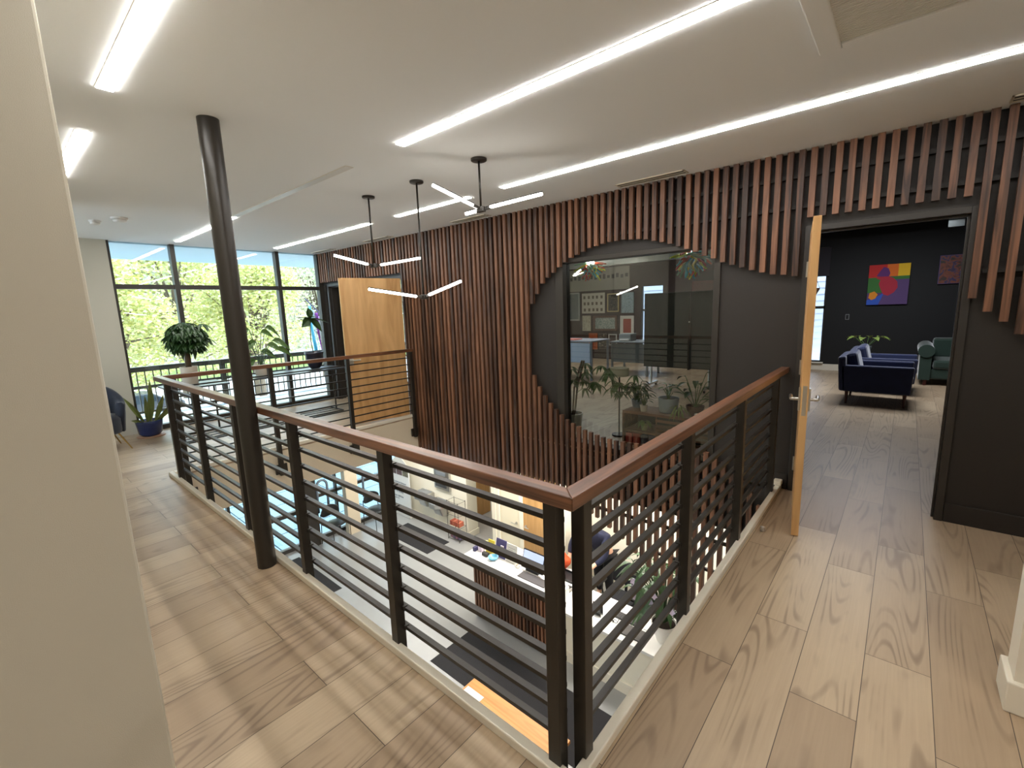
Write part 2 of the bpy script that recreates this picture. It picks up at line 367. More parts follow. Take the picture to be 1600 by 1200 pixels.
# foreground wall end on the near side, and the wall behind the camera
st(MB().box(-6.2, -1.7, -3.5, 0.205, 0, H), 'wall_foreground', 'cream', bevel=0.008)
st(MB().box(-1.7, 4, -3.6, -3.5, 0, H), 'wall_south', 'cream')
st(MB().box(4, 4.1, -3.6, 12.4, 0, H+0.5), 'wall_east', 'cream')
st(MB().box(-8.6, -8.4, -3.5, 1.28, 0, H), 'wall_west', 'cream')
# short wall with baseboard on the camera side
st(MB().box(0.432, 4, 2.42, 2.56, 0, H), 'wall_stub', 'trim')
st(MB().box(0.412, 4, 2.398, 2.585, 0, 0.13), 'baseboard_stub', 'trim', bevel=0.006)
# north wall with window and two door openings
def nwall(y0, y1, z1, name, mat):
    f = MB()
    for x0, x1, z0, zz in ((-8.5, -8.25, -0.0, z1), (-8.25, -5.87, 2.17, z1), (-5.87, -3.06, 0, z1), (-3.06, -1.28, 2.15, z1), (-3.06, -1.28, 0, 0.03),
                           (-1.28, -0.66, 0, z1), (-0.66, 0.31, 2.175, z1), (0.31, 4, 0, z1)): f.box(x0, x1, y0, y1, z0, zz)
    return st(f, name, mat)
nwall(YW, 4.46, H+0.5, 'wall_north', 'dark')
f = MB().box(0.315, 4, YW-0.016, YW, 0, 0.14); st(f, 'baseboard_north', 'dark', bevel=0.004)
f = MB().box(-1.25, -0.67, YW-0.012, YW, 0.0, 0.14); st(f, 'baseboard_north_2', 'dark')
# rooms behind the north wall
f = MB().box(-1.25, -1.15, 4.46, 8.0, 0, 3.2); f.box(-2.35, -1.15, 8.0, 8.1, 0, 3.2); f.box(-2.35, -2.25, 8.1, 12.37, 0, 3.2)
st(f, 'wall_partition', 'bwall')
def bwall(x0, x1, wins, name, mat, y0=12.37, y1=12.5, z1=3.25):
    f = MB(); x = x0
    for a, b, c, d in wins:
        f.box(x, a, y0, y1, 0, z1); f.box(a, b, y0, y1, 0, c); f.box(a, b, y0, y1, d, z1); x = b
    f.box(x, x1, y0, y1, 0, z1); return st(f, name, mat)
bwall(-2.3, 4, [(-2.12, -1.40, 0.17, 2.72)], 'wall_lounge_back', 'bwall')
bwall(-8.5, -2.3, [(-5.78, -5.12, 0.30, 2.15)], 'wall_office_back', P('maroon_gallery_paint', (52, 35, 32), 0.7))
st(MB().box(-1.2, 4, 4.46, 12.37, 3.05, 3.2), 'ceiling_lounge', 'bwall')
st(MB().box(-8.5, -1.2, 4.46, 12.37, 3.1, 3.25), 'ceiling_office', 'ceil')
st(MB().box(-8.5, -1.25, 7.2, 7.3, 2.30, 3.1), 'trim_4', P('bulkhead_paint', (150, 150, 142), 0.7))
st(MB().box(-2.3, 4, 12.352, 12.37, 0, 0.14), 'baseboard_lounge', 'trim')
f = MB().box(-8.6, -8.5, 4.46, 5.0, 0, 3.2); f.box(-8.6, -8.5, 7.8, 12.4, 0, 3.2); f.box(-8.6, -8.5, 5.0, 7.8, 2.75, 3.2); st(f, 'wall_office_west', 'white')
# lower level shell
st(MB().box(-9.9, 4, -3.5, 9, ZL-0.1, ZL), 'floor_lower', 'concrete')
st(MB().box(-9.6, -7.0, 6.40, 6.70, ZL, SB), 'wall_lower_north', 'white')
f = MB().box(-9.6, -6.98, 6.38, 6.40, ZL, ZL+0.14); f.box(-7.0, -6.98, 6.38, 6.72, ZL, ZL+0.14); st(f, 'baseboard_lower', 'white', bevel=0.004)
f = MB().box(-5.94, -5.84, 6.08, 6.30, ZL, SB); st(f, 'trim_5', 'trim')
f = MB()
f.box(-5.84, -5.75, 6.10, 6.25, ZL, SB); f.box(-5.75, -5.24, 6.10, 6.14, -1.0, SB); f.box(-5.24, -5.16, 6.10, 6.25, ZL, SB); f.box(-5.16, -4.32, 6.10, 6.25, -1.26, SB); f.box(-4.32, -4.2, 6.10, 6.85, ZL, SB)
f.box(-4.32, 4, 6.85, 7.0, ZL, SB)
st(f, 'wall_lower_reception', 'white')
f = MB().box(-4.2, 4, 6.83, 6.85, ZL, ZL+0.13); st(f, 'baseboard_reception', 'trim')
f = MB().box(-8.2, -8.1, 6.7, 9, ZL, SB); f.box(-8.2, 4, 8.9, 9, ZL, SB); st(f, 'wall_lower_corridor', 'white')
f = MB().box(4, 4.1, -3.5, 9, ZL, SB); f.box(-9.9, 4, -3.6, -3.5, ZL, SB); st(f, 'wall_lower_south', 'beige')
st(MB().box(-9.95, -8.5, -3.5, 9, SB, -0.03), 'ceiling_entry', 'white')
st(MB().box(-9.46, -9.30, 4.83, 5.13, ZL, SB), 'wall_entry_pier', 'beige')
# ================================================================== GLAZING upper west
WX = -8.47
f = MB()
for y in (2.03, 3.54): f.box(WX-0.06, WX+0.06, y-0.03, y+0.03, 0, H)
f.box(WX-0.06, WX+0.06, 1.28, 1.31, 0, H); f.box(WX-0.06, WX+0.06, 4.25, 4.33, 0, H)
f.box(WX-0.05, WX+0.05, 1.28, 4.33, 2.085, 2.15); f.box(WX-0.05, WX+0.05, 1.28, 4.33, 0, 0.07)
st(f, 'window_1', 'bframe')
g = st(MB().box(WX-0.004, WX+0.004, 1.31, 4.25, 0.07, H), 'window_2', 'glass')
st(MB().box(-8.55, -8.32, 4.33, 4.62, 0, 2.17), 'trim_6', 'bframe')
f = MB()
for y in (4.64, 6.2, 7.75): f.box(WX-0.05, WX+0.03, y-0.02, y+0.03, 0, 2.75)
f.box(WX-0.05, WX+0.03, 4.62, 7.8, 2.07, 2.13); f.box(WX-0.05, WX+0.03, 4.62, 7.8, 0, 0.06)
st(f, 'window_3', 'bframe'); st(MB().box(WX-0.004, WX+0.004, 4.66, 7.8, 0.06, 2.75), 'window_4', 'glass')
# office window set into the north wall
f = MB(); f.box(-3.06, -2.957, YW-0.02, 4.47, 0.03, 2.15); f.box(-1.335, -1.279, YW-0.02, 4.47, 0.03, 2.15); f.box(-2.957, -1.335, YW-0.02, 4.47, 2.10, 2.15); f.box(-2.957, -1.335, YW-0.02, 4.47, 0.03, 0.07)
st(f, 'window_5', 'bframe', bevel=0.004)
st(MB().box(-2.957, -1.335, 4.405, 4.413, 0.07, 2.10), 'window_6', 'glassd')
# lounge window, office back window
for n, (x0, x1, z0, z1, zm) in enumerate(((-2.12, -1.40, 0.17, 2.72, 1.41), (-5.78, -5.12, 0.30, 2.15, 1.45))):
    f = MB(); f.box(x0, x0+0.04, 12.38, 12.46, z0, z1); f.box(x1-0.03, x1, 12.38, 12.46, z0, z1); f.box(x0, x1, 12.38, 12.46, zm-0.03, zm+0.03); f.box(x0, x1, 12.38, 12.46, z0, z0+0.04)
    f.box(x0, x1, 12.38, 12.46, z1-0.04, z1)
    st(f, 'window_%d' % (7+2*n), 'bframe'); st(MB().box(x0+.04, x1-.03, 12.42, 12.426, z0+.04, z1-.04), 'window_%d' % (8+2*n), 'glass')
st(MB().box(-2.2, -1.36, 12.30, 12.37, 0.155, 0.18), 'trim_7', 'trim')
tag(MB().box(-2.16, -1.363, 12.31, 12.33, 2.09, 2.70).build('roller_blind', pc((52, 48, 54), 0.9)), 'dark fabric roller blind half lowered over the tall lounge window', 'blind')
# lower glazing with entrance doors
LX = -9.7
f = MB()
for y, wd in ((-0.5, .05), (1.1, .05), (2.6, .05), (4.30, .04), (4.79, .04), (5.18, .04), (6.3, .05)): f.box(LX-0.05, LX+0.05, y-wd/2, y+wd/2, ZL, SB)
f.box(LX-0.05, LX+0.05, -3.5, 6.38, ZL, ZL+0.08); f.box(LX-0.05, LX+0.05, -3.5, 4.0, -2.62, -2.54); f.box(LX-0.05, LX+0.05, 4.3, 6.38, -2.40, -2.33); f.box(LX-0.05, LX+0.05, -3.5, 6.38, -0.62, SB)
st(f, 'window_11', 'bframe'); st(MB().box(LX-0.004, LX+0.004, -3.5, 6.38, ZL+.08, -0.62), 'window_12', 'glass')
st(MB().box(LX-0.02, LX+0.25, 3.88, 4.22, ZL, SB), 'trim_8', 'black')
for y, lb in ((4.44, 'arched grey pull handle on glass door behind the black chair'), (5.33, 'arched grey pull handle on glass door behind the stool')):
    p = [(LX+0.07, y-0.12, -2.75), (LX+0.09, y-0.12, -2.15)]+[(LX+0.09, y-0.12*math.cos(a), -2.15+0.14*math.sin(a)) for a in [math.pi*k/8 for k in range(1, 8)]]+[(LX+0.09, y+0.12, -2.15), (LX+0.07, y+0.12, -2.75)]
    tag(MB().tube(p, 0.028, 10).build('door_pull', pc((120, 132, 146), 0.35), smooth=True), lb, 'handle', 'door pulls on the entrance glazing')
# ================================================================== CLADDING (slats)
UP = [(-3.45,1.30),(-3.394,1.576),(-3.322,1.712),(-3.236,1.818),(-3.196,1.889),(-3.113,1.955),(-3.029,2.011),(-2.963,2.054),(-2.893,2.099),(-2.816,2.137),(-2.742,2.163),(-2.664,2.188),(-2.593,2.214),(-2.512,2.232),(-2.441,2.242),(-2.363,2.255),(-2.131,2.261),(-1.977,2.243),(-1.834,2.208),(-1.759,2.185),(-1.68,2.161),(-1.605,2.13),(-1.528,2.099),(-1.45,2.065),(-1.376,2.026),(-1.304,2.0),(-1.228,1.961),(-1.152,1.93),(-1.078,1.905),(-1.008,1.878),(-.926,1.851),(-.845,1.832),(-.773,1.82),(-.704,1.807),(-.64,1.80)]
UP2 = [(0.30,1.62),(0.327,1.597),(0.405,1.508),(0.485,1.446),(0.562,1.365),(0.8,1.18),(1.4,0.9)]
LO = [(-3.45,1.10),(-3.391,.94),(-3.324,.764),(-3.243,.652),(-3.171,.561),(-3.1,.488),(-3.025,.431),(-2.952,.378),(-2.875,.331),(-2.801,.294),(-2.724,.27),(-2.65,.246),(-2.565,.224),(-2.408,.193),(-2.243,.179),(-2.086,.181),(-1.67,.211),(-1.527,.232),(-1.378,.238),(-1.3,.225),(-1.224,.201),(-1.152,.157),(-1.081,.105),(-.93,-.06),(-.854,-.16),(-.76,-.30),(-.7,-.40)]
BO = [(-5.9,-.25),(-5.85,-.319),(-5.768,-.475),(-5.5,-.60),(-5.2,-.69),(-4.967,-.742),(-4.7,-.784),(-4.3,-.775),(-3.4,-.76),(-2.554,-.744),(-2.405,-.801),(-2.324,-.849),(-2.237,-.89),(-2.162,-.935),(-2.083,-.988),(-1.97,-1.08),(-1.9,-1.11),(-1.7,-1.30),(-1.58,-1.46),(-1.5,-1.60),(-1.35,-2.2),(-1.2,-3.0),(-1.1,-3.4),(-.6,-3.4)]
def lerp(T, x):
    if x <= T[0][0]: return T[0][1]
    for (a, b), (c, d) in zip(T, T[1:]):
        if x <= c: return b+(d-b)*(x-a)/(c-a)
    return T[-1][1]
f = MB(); k = -12
while True:
    xr = 0.414-0.0783*k; xl = xr-0.041; k += 1
    if xl < -8.44: break
    j = (random.random()-.5)*0.006
    if xr < -5.87: f.box(xl, xr, 4.27, 4.31, 2.22+j, H-0.001)
    elif xr < -3.40: f.box(xl, xr, 4.27, 4.31, lerp(BO, xr), H-0.001)
    elif xr < -0.62:
        f.box(xl, xr, 4.27, 4.31, lerp(UP, xr)+j, H-0.001)
        if xr < -0.70 and lerp(BO, xr) < lerp(LO, xr)-.05: f.box(xl, xr, 4.27, 4.31, lerp(BO, xr), lerp(LO, xr)+j)
    elif xr < 0.33: f.box(xl, xr, 4.27, 4.31, 2.24, H-0.001)
    else: f.box(xl, xr, 4.27, 4.31, lerp(UP2, xr)+j, H-0.001)
sl = thing('slat_screen', 'brown walnut vertical slat screen with a large round cutout around the office window', 'wall cladding', (-4, 4.3, 0))
f.build('slats', 'slat', sl)
f = MB()
for z in (2.55, 2.32): f.box(-8.4, 1.3, 4.31, 4.343, z, z+0.03)
for z in (-.10, -.42, -.68): f.box(-5.6, -1.0, 4.31, YW if z > SB else 4.335, z, z+0.03)
f.box(-1.9, -0.75, 4.31, 4.335, -1.0, -0.97); f.box(-1.5, -0.75, 4.31, 4.335, -1.6, -1.57)
f.box(-5.8, -3.5, 4.31, YW, 1.2, 1.23); f.box(0.35, 1.3, 4.31, YW, 1.75, 1.78)
f.build('batten', 'dark', sl)
# ================================================================== RAILINGS
BZ = [.935-.1033*i for i in range(9)]
def railing(label, horiz, posts, bars, matr, wide):
    t = thing('guard_railing', label, 'railing', wide)
    horiz.build('handrail', matr, t, bevel=0.004)
    for p in posts: p.build('post', 'black', t, bevel=0.002)
    for b in bars: b.build('rail_bar', 'black', t)
    return t
def hr(poly): return MB().prism(poly, 1.022, 1.067)
ps = []
for x in (-.812, -1.76, -2.72, -3.66, -4.60, -5.50):
    m = MB().box(x-.025, x+.025, 1.090, 1.140, -0.20, 1.022)
    if x < -1:
        for z in BZ: m.box(x+.024, x+.038, 1.128, 1.152, z-.011, z+.013)
    m.box(x-.05, x+.05, 1.089, 1.096, -.19, -.09); ps.append(m)
bs = [MB().box(-5.55, -.80, 1.134, 1.160, z-.009, z+.009) for z in BZ]
railing('black barred railing with wooden handrail, running from the near corner past the round column', hr([(-5.775, 1.063), (-.705, 1.063), (-.767, 1.125), (-5.775, 1.125)]), ps, bs, 'rail', (-3.2, 1.1, 0))
ps = []
for y in (1.195, 2.165, 3.115, 4.12):
    m = MB().box(-.782, -.732, y-.025, y+.025, -0.20, 1.022)
    if y > 2:
        for z in BZ: m.box(-.794, -.770, y-.038, y-.024, z-.011, z+.013)
    m.box(-.742, -.729, y-.05, y+.05, -.19, -.09); ps.append(m)
bs = [MB().box(-.802, -.776, 1.222, 4.13, z-.009, z+.009) for z in BZ]
railing('black barred railing with wooden handrail, running from the near corner to the lounge door wall', hr([(-.705, 1.063), (-.705, 4.34), (-.767, 4.34), (-.767, 1.125)]), ps, bs, 'raily', (-.74, 2.7, 0))
ps = []
for y in (1.215, 2.17, 3.17, 4.22):
    m = MB().box(-5.743, -5.693, y-.025, y+.025, -0.32, 1.022); m.box(-5.738, -5.712, y-.07, y+.07, -.30, -.18); ps.append(m)
bs = [MB().box(-5.745, -5.725, 1.2, 4.24, z-.007, z+.007) for z in BZ]
railing('black barred railing across the void, in front of the open light maple door', hr([(-5.77, 1.13), (-5.708, 1.13), (-5.708, 4.27), (-5.77, 4.27)]), ps, bs, 'raily', (-5.72, 2.7, 0))
# column
t = thing('steel_column', 'black round steel column standing on the wood floor beside the near railing', 'column', (-3.09, 1.008, 0))
MB().lathe([(.056, 0), (.056, H)], (-3.09, 1.008, 0), 32).build('shaft', 'black', t, smooth=2)
# ================================================================== DOORS
def jamb(name, x0, x1, z1, fw_, y0=YW-0.02, y1=4.48):
    f = MB(); f.box(x0-fw_, x0, y0, y1, 0, z1+fw_); f.box(x1, x1+fw_, y0, y1, 0, z1+fw_); f.box(x0, x1, y0, y1, z1, z1+fw_)
    f.box(x0, x0+.015, YW+.03, YW+.06, 0, z1); f.box(x1-.015, x1, YW+.03, YW+.06, 0, z1); f.box(x0, x1, YW+.03, YW+.06, z1-.015, z1)
    return st(f, name, 'frame', bevel=0.003)
jamb('door_frame_1', -.615, .268, 2.14, .045)
jamb('door_frame_2', -8.22, -5.90, 2.14, .05)
def lever(mb, x, z, side):
    mb.box(x-.03, x+.03, side*.022, side*.034, z-.075, z+.075) if side > 0 else mb.box(x-.03, x+.03, side*.034, side*.022, z-.075, z+.075)
    mb.tube([(x, side*.03, z), (x, side*.075, z)], .011, 10); mb.tube([(x, side*.075, z), (x-.12, side*.078, z)], .011, 10)
def leaf_door(name, label, hinge, ang, w_, h_, mat, flip=1):
    t = thing(name, label, 'door', hinge, ang)
    MB().box(0, w_, -.022, .022, .01, h_).build('door_leaf', mat, t, world=False, bevel=.002)
    m = MB(); lever(m, w_-.07, .96, 1); lever(m, w_-.07, .96, -1); m.box(w_, w_+.0015, -.012, .012, .86, 1.06); m.build('lever_handle', 'nickel', t, world=False, smooth=2)
    for z in (.25, 1.07, 1.85): MB().box(-.012, .004, -.026*flip-.004, -.026*flip+.004, z-.06, z+.06).tube([(-.01, -.026*flip, z-.06), (-.01, -.026*flip, z+.06)], .008, 8).build('hinge', 'nickel', t, world=False)
    t['kind'] = 'structure'; return t
leaf_door('door_1', 'open maple lounge door seen edge on, with nickel lever handles', (-.60, 4.32, 0), math.atan2(3.455-4.32, -.465+.60), .875, 2.125, 'doorw')
leaf_door('door_2', 'open light maple door swung out in front of the slat screen behind the far railing', (-5.87, 4.24, 0), math.atan2(3.385-4.24, -6.10+5.87), .90, 2.13, 'doorw', -1)
# door stop on floor
t = tag(MB().lathe([(.016, 0), (.016, .01), (.012, .02), (.017, .03), (.001, .036)], (-.655, 3.42, 0), 14).build('door_stop', 'steel', smooth=True), 'small round metal door stop on floor by the curb', 'door stop')
# ================================================================== CEILING FIXTURES
def slot(x0, x1, y0, label, lit=True):
    t = thing('slot_light', label, 'ceiling light', ((x0+x1)/2, y0+.032, H), 0, 'recessed linear slot lights in the ceiling')
    f = MB(); yw = .064
    f.box(x0-.004, x1+.004, y0-.004, y0, H-.003, H); f.box(x0-.004, x1+.004, y0+yw, y0+yw+.004, H-.003, H); f.box(x0-.004, x0, y0, y0+yw, H-.003, H); f.box(x1, x1+.004, y0, y0+yw, H-.003, H)
    f.build('trim_frame', 'trim', t)
    MB().box(x0, x1, y0, y0+yw, H-(.0075 if lit else .004), H-.0005).build('diffuser', 'led' if lit else 'offled', t)
slot(-2.685, .35, 1.99, 'long lit slot light crossing the top middle of the ceiling')
slot(-5.76, -3.34, 1.99, 'unlit grey slot light between the column and the nearest long lit slot', False)
slot(-8.04, -5.80, 1.99, 'short lit slot light partly behind the top of the black column')
slot(-2.96, 1.2, 3.325, 'longest lit slot light, the one closest to the slat screen above the office window')
slot(-4.65, -3.42, 3.345, 'lit slot light behind the pendant nearest the office window')
slot(-8.02, -5.22, 3.345, 'lit slot light above the open maple door and far railing')
slot(-3.03, -.9, .525, 'wide looking lit slot light nearest the foreground wall')
slot(-5.0, -3.76, .525, 'lit slot light partly hidden by the foreground wall edge')
# pendants
def pend(x, y, z, arms, label):
    t = thing('pendant_light', label, 'pendant light', (x, y, H), 0, 'branching tube pendants over the void')
    MB().lathe([(.055, -.018), (.06, -.014), (.06, 0)], (x, y, H), 28).build('ceiling_canopy', 'black', t, smooth=2)
    MB().tube([(x, y, H-.015), (x, y, z+.01)], .008, 10).build('rod', 'black', t, smooth=True)
    MB().box(x-.035, x+.035, y-.02, y+.02, z-.02, z+.02).build('hub', 'black', t, bevel=.004)
    for a, b in arms:
        a, b = Vector(a), Vector(b); d = (b-a).normalized()
        n_ = MB().bar(Vector((x, y, z)), a+d*.01, .022, .022); n_.bar(a, b, .022, .008, (0, 0, 1)); n_.v = [(q[0], q[1], q[2]+(.014 if i >= 8 else 0)) for i, q in enumerate(n_.v)]
        ar = n_.build('arm', 'black', t)
        MB().bar(a, b, .024, .020).build('light_tube', 'tube', ar, bevel=.006)
pend(-4.05, 2.63, 2.09, [((-4.055, 2.57, 2.10), (-4.09, 2.24, 2.17)), ((-4.00, 2.67, 2.095), (-3.70, 2.94, 2.15))], 'branching tube pendant closest to the windows, its two lit arms spread in a shallow V')
pend(-3.32, 2.645, 1.755, [((-3.335, 2.58, 1.76), (-3.45, 2.17, 1.826)), ((-3.26, 2.655, 1.77), (-2.90, 2.72, 1.87))], 'lowest hanging branching tube pendant, in front of the slat screen')
pend(-2.533, 2.62, 2.38, [((-2.56, 2.57, 2.405), (-2.72, 2.31, 2.54)), ((-2.47, 2.65, 2.39), (-2.13, 2.87, 2.46)), ((-2.56, 2.61, 2.373), (-2.66, 2.575, 2.36))], 'branching tube pendant hung highest, three lit arms just under the ceiling')
# cassette grille
t = thing('ceiling_cassette', 'square white air conditioning cassette with ribbed grey grille in the ceiling', 'air conditioner', (.02, 2.25, H))
x0, x1, y0, y1 = -.40, .42, 1.83, 2.677
f = MB(); w_ = .085
f.box(x0, x0+w_, y0, y1, H-.03, H); f.box(x1-w_, x1, y0, y1, H-.03, H); f.box(x0+w_, x1-w_, y0, y0+w_*.6, H-.03, H); f.box(x0+w_, x1-w_, y1-w_*.6, y1, H-.03, H)
f.build('panel_frame', 'ceil', t, bevel=.006)
f = MB(); y = y0+w_*.6
while y < y1-w_*.6-.006: f.box(x0+w_, x1-w_, y, y+.0095, H-.024, H-.010); y += .0145
f.build('grille', 'grille', t)
MB().box(x0+w_, x1-w_, y0+w_*.6, y1-w_*.6, H-.006, H-.002).build('filter', pc((206, 204, 198)), t)
def diffuser(x0, x1, label, y=4.09):
    t = thing('slot_diffuser', label, 'air vent', ((x0+x1)/2, y+.05, H), 0, 'white slot diffusers along the slat screen')
    f = MB()
    for i in range(3): f.box(x0, x1, y+i*.052, y+i*.052+.016, H-.008, H)
    f.box(x0, x0+.012, y, y+.12, H-.008, H); f.box(x1-.012, x1, y, y+.12, H-.008, H); f.build('vent_frame', 'trim', t)
    MB().box(x0+.012, x1-.012, y+.005, y+.115, H-.005, H-.001).build('slot', pc((40, 38, 36)), t)
diffuser(-2.19, -1.54, 'slot diffuser in ceiling above the middle of the office window')
diffuser(-4.52, -3.90, 'slot diffuser in ceiling behind the highest pendant')
diffuser(-6.55, -5.90, 'slot diffuser in ceiling above the open maple door')
diffuser(-8.3, -7.6, 'slot diffuser in ceiling at the window end of the slat screen')
diffuser(.36, .95, 'slot diffuser in ceiling above the lounge door')
for x, y, r_, lb in ((-6.57, 1.15, .075, 'white dome smoke detector with a wide base on the ceiling'), (-6.9, .99, .055, 'smaller white ceiling sensor next to the larger smoke detector')):
    t = thing('smoke_detector', lb, 'smoke detector', (x, y, H))
    MB().lathe([(r_*.45, -.048), (r_*.8, -.04), (r_*.85, -.02)], (x, y, H), 24).build('dome', 'plastic', t, smooth=True)
    MB().lathe([(r_*.98, -.02), (r_, -.012), (r_, 0)], (x, y, H), 24).build('base', 'plastic', t, smooth=2)
# ================================================================== LOUNGE (through the door)
def arm_chair(loc, rz, label):
    """low armchair facing +X in its own space"""
    t = thing('armchair', label, 'armchair', loc, rz, 'blue velvet armchairs in the lounge')
    for y in (-.39, .39):
        MB().prism([(-.40, .20), (.40, .20), (.42, .60), (-.44, .60)], y-.05, y+.05, 'y').build('armrest', 'blue', t, world=False, bevel=.02)
    MB().box(-.36, .40, -.34, .34, .20, .34).build('seat_base', 'blue', t, world=False, bevel=.02)
    MB().box(-.30, .42, -.335, .335, .34, .46).build('seat_cushion', 'blue', t, world=False, bevel=.035)
    MB().prism([(-.44, .20), (-.34, .20), (-.38, .74), (-.48, .72)], -.44, .44, 'y').build('backrest', 'blue', t, world=False, bevel=.03)
    MB().prism([(-.34, .44), (-.18, .46), (-.26, .80), (-.40, .76)], -.32, .32, 'y').build('back_cushion', 'blue', t, world=False, bevel=.05)
    for x in (-.34, .34):
        for y in (-.36, .36): MB().tube([(x, y, 0), (x, y, .21)], [.014, .026], 10).build('leg', 'redleg', t, world=False)
    return t
a1 = arm_chair((-.27, 8.93, 0), 0, 'navy velvet armchair nearest the lounge door, side turned to the doorway')
a2 = dup(a1, (-.22, 10.05, 0), 0, 'blue velvet armchair behind the nearer one, next to the green sofa')
t = thing('chesterfield_sofa', 'dark green velvet sofa with rolled arms against the black lounge wall', 'sofa', (1.35, 11.35, 0))
for x in (.32, 2.38):
    m = MB().box(x-.08, x+.08, 10.95, 11.95, .1, .60); m.tube([(x, 10.93, .62), (x, 11.95, .62)], .115, 20); m.build('armrest', 'green', t, smooth=2)
MB().box(.36, 2.34, 10.98, 11.9, .12, .30).build('seat_base', 'green', t, bevel=.02)
for i in range(3): MB().box(.42+i*.62, 1.03+i*.62, 10.95, 11.7, .30, .46).build('seat_cushion', 'green', t, bevel=.04)
for i in range(6): MB().box(.42+i*.31, .725+i*.31, 11.68, 11.92, .44, .80).build('back_channel', 'green', t, bevel=.04)
for x in (.34, 2.36):
    for y in (11.0, 11.9): MB().tube([(x, y, 0), (x, y, .12)], .03, 10).build('leg', 'redleg', t)
def painting(name, label, x0, x1, z0, z1, y, patches, fr='bwall', base=None):
    t = thing(name, label, 'painting', ((x0+x1)/2, y, (z0+z1)/2))
    MB().box(x0, x1, y-.03, y, z0, z1).build('canvas', base or pc((90, 70, 110), .7), t)
    for i, (nm_, poly, c) in enumerate(patches):
        W_, H_ = x1-x0, z1-z0
        MB().prism([(x0+u*W_, z0+v*H_) for u, v in poly], y-.0305-.0006*(i+1), y-.030, 'y').build(nm_, c if not isinstance(c, tuple) else pc(c, .7), t)
    return t
YP = 12.35
bird = [(.20,.66),(.27,.74),(.30,.84),(.40,.90),(.50,.86),(.53,.76),(.50,.70),(.62,.66),(.72,.56),(.74,.42),(.66,.30),(.52,.22),(.40,.26),(.33,.38),(.27,.52),(.30,.62)]
painting('abstract_painting', 'bright square painting of a bird in rainbow blocks on the black lounge wall', -.675, -.02, 1.44, 2.255, YP,
  [('red_block', [(0,.68),(.45,.68),(.45,1),(0,1)], (196, 34, 30)), ('orange_block', [(.45,.70),(.72,.70),(.72,1),(.45,1)], (232, 112, 24)), ('yellow_block', [(.72,.70),(1,.70),(1,1),(.72,1)], (238, 190, 28)),
   ('green_block', [(0,.30),(.4,.3),(1,.62),(1,.70),(0,.68)], (54, 112, 44)), ('purple_block', [(.30,0),(1,0),(1,.62),(.6,.62),(.4,.3)], (88, 62, 112)),
   ('blue_block', [(0,0),(.30,0),(.42,.3),(.25,.2),(0,.12)], (44, 84, 184)), ('orange_flower', [(.04,.18),(.12,.12),(.22,.16),(.27,.26),(.18,.34),(.06,.30)], (226, 140, 32)),
   ('bird_body', bird, (176, 34, 56)), ('bird_head', [(.20,.72),(.30,.70),(.50,.70),(.53,.78),(.48,.90),(.36,.94),(.28,.84)], (96, 40, 110))], base=pc((84, 58, 106), .7))
painting('abstract_painting', 'darker orange and blue painting on the lounge wall by the door frame', .40, 1.05, 1.81, 2.35, YP,
  [('picture', [(.02,.02),(.98,.02),(.98,.98),(.02,.98)], patt('dark_abstract', [(34, 48, 34), (84, 40, 36), (130, 66, 34), (38, 40, 84), (70, 34, 44)], 2.0, kind='noise', seed=3))])
t = thing('light_switch', 'small framed light switch on the black lounge wall below the bird painting', 'switch', (-.984, 12.36, 1.19))
MB().box(-1.02, -.95, 12.358, 12.37, 1.13, 1.25).build('plate', pc((120, 120, 120)), t, bevel=.002); MB().box(-1.008, -.962, 12.354, 12.36, 1.145, 1.235).build('rocker', 'bwall', t)
f = MB().tube([(-1.1, 11.2, 2.93), (3.8, 11.2, 2.96)], .03, 12); tag(f.build('ceiling_duct', pc((40, 41, 43), .35), smooth=True), 'long thin grey duct under the black lounge ceiling', 'duct')
f = MB()
for y, z in ((9.6, 2.86), (10.1, 2.92)): f.tube([(-1.1+i*.35, y+.04*math.sin(i*1.3), z-.03*abs(math.sin(i*.9))) for i in range(14)], .012, 6)
tag(f.build('ceiling_cable', pc((150, 152, 156), .4), smooth=True), 'loose grey cables looping below the black lounge ceiling', 'cable')
t = thing('track_lamp', 'small glinting lamp under the black lounge ceiling near the door frame', 'lamp', (.46, 9.9, 2.72))
MB().box(.36, .56, 9.85, 9.97, 2.62, 2.74).build('housing', 'glass', t); MB().box(.37, .55, 9.92, 9.96, 2.63, 2.73).build('reflector', 'steel', t); MB().tube([(.46, 9.9, 2.74), (.46, 9.9, 3.05)], .008, 6).build('rod', 'black', t)
# small table + plant behind the armchairs
def foliage(mb, c, n, rad, L_, W, droop=.5, seed=1, up_=.4, squash=1.0):
    rnd = random.Random(seed); c = Vector(c)
    for i in range(n):
        a = rnd.uniform(0, 2*math.pi); e = rnd.uniform(-.5, 1)*1.2
        d = Vector((math.cos(a)*math.cos(e), math.sin(a)*math.cos(e), math.sin(e)*squash+up_*.3)); rr = rad*rnd.uniform(.35, 1)
        mb.leaf(c+Vector((d.x*rr, d.y*rr, d.z*rr*squash)), d+Vector((0, 0, -.2)), L_*rnd.uniform(.7, 1.2), W*rnd.uniform(.8, 1.15), droop)
    return mb
def pot(t, x, y, z0, r0, r1, h, mat, soil=True, rim=.008):
    MB().lathe([(r0*.9, 0), (r0, .01), (r1, h), (r1-rim*1.5, h), (r1-rim*1.8, h-.03), (.001, h-.031)], (x, y, z0), 32).build('pot', mat, t, smooth=2)
    if soil: MB().lathe([(r1-rim*2, h-.029), (.001, h-.022)], (x, y, z0), 20).build('soil', 'soil', t)
t = thing('side_table', 'small black table between the lounge armchairs and the black wall', 'side table', (-.55, 11.2, 0))
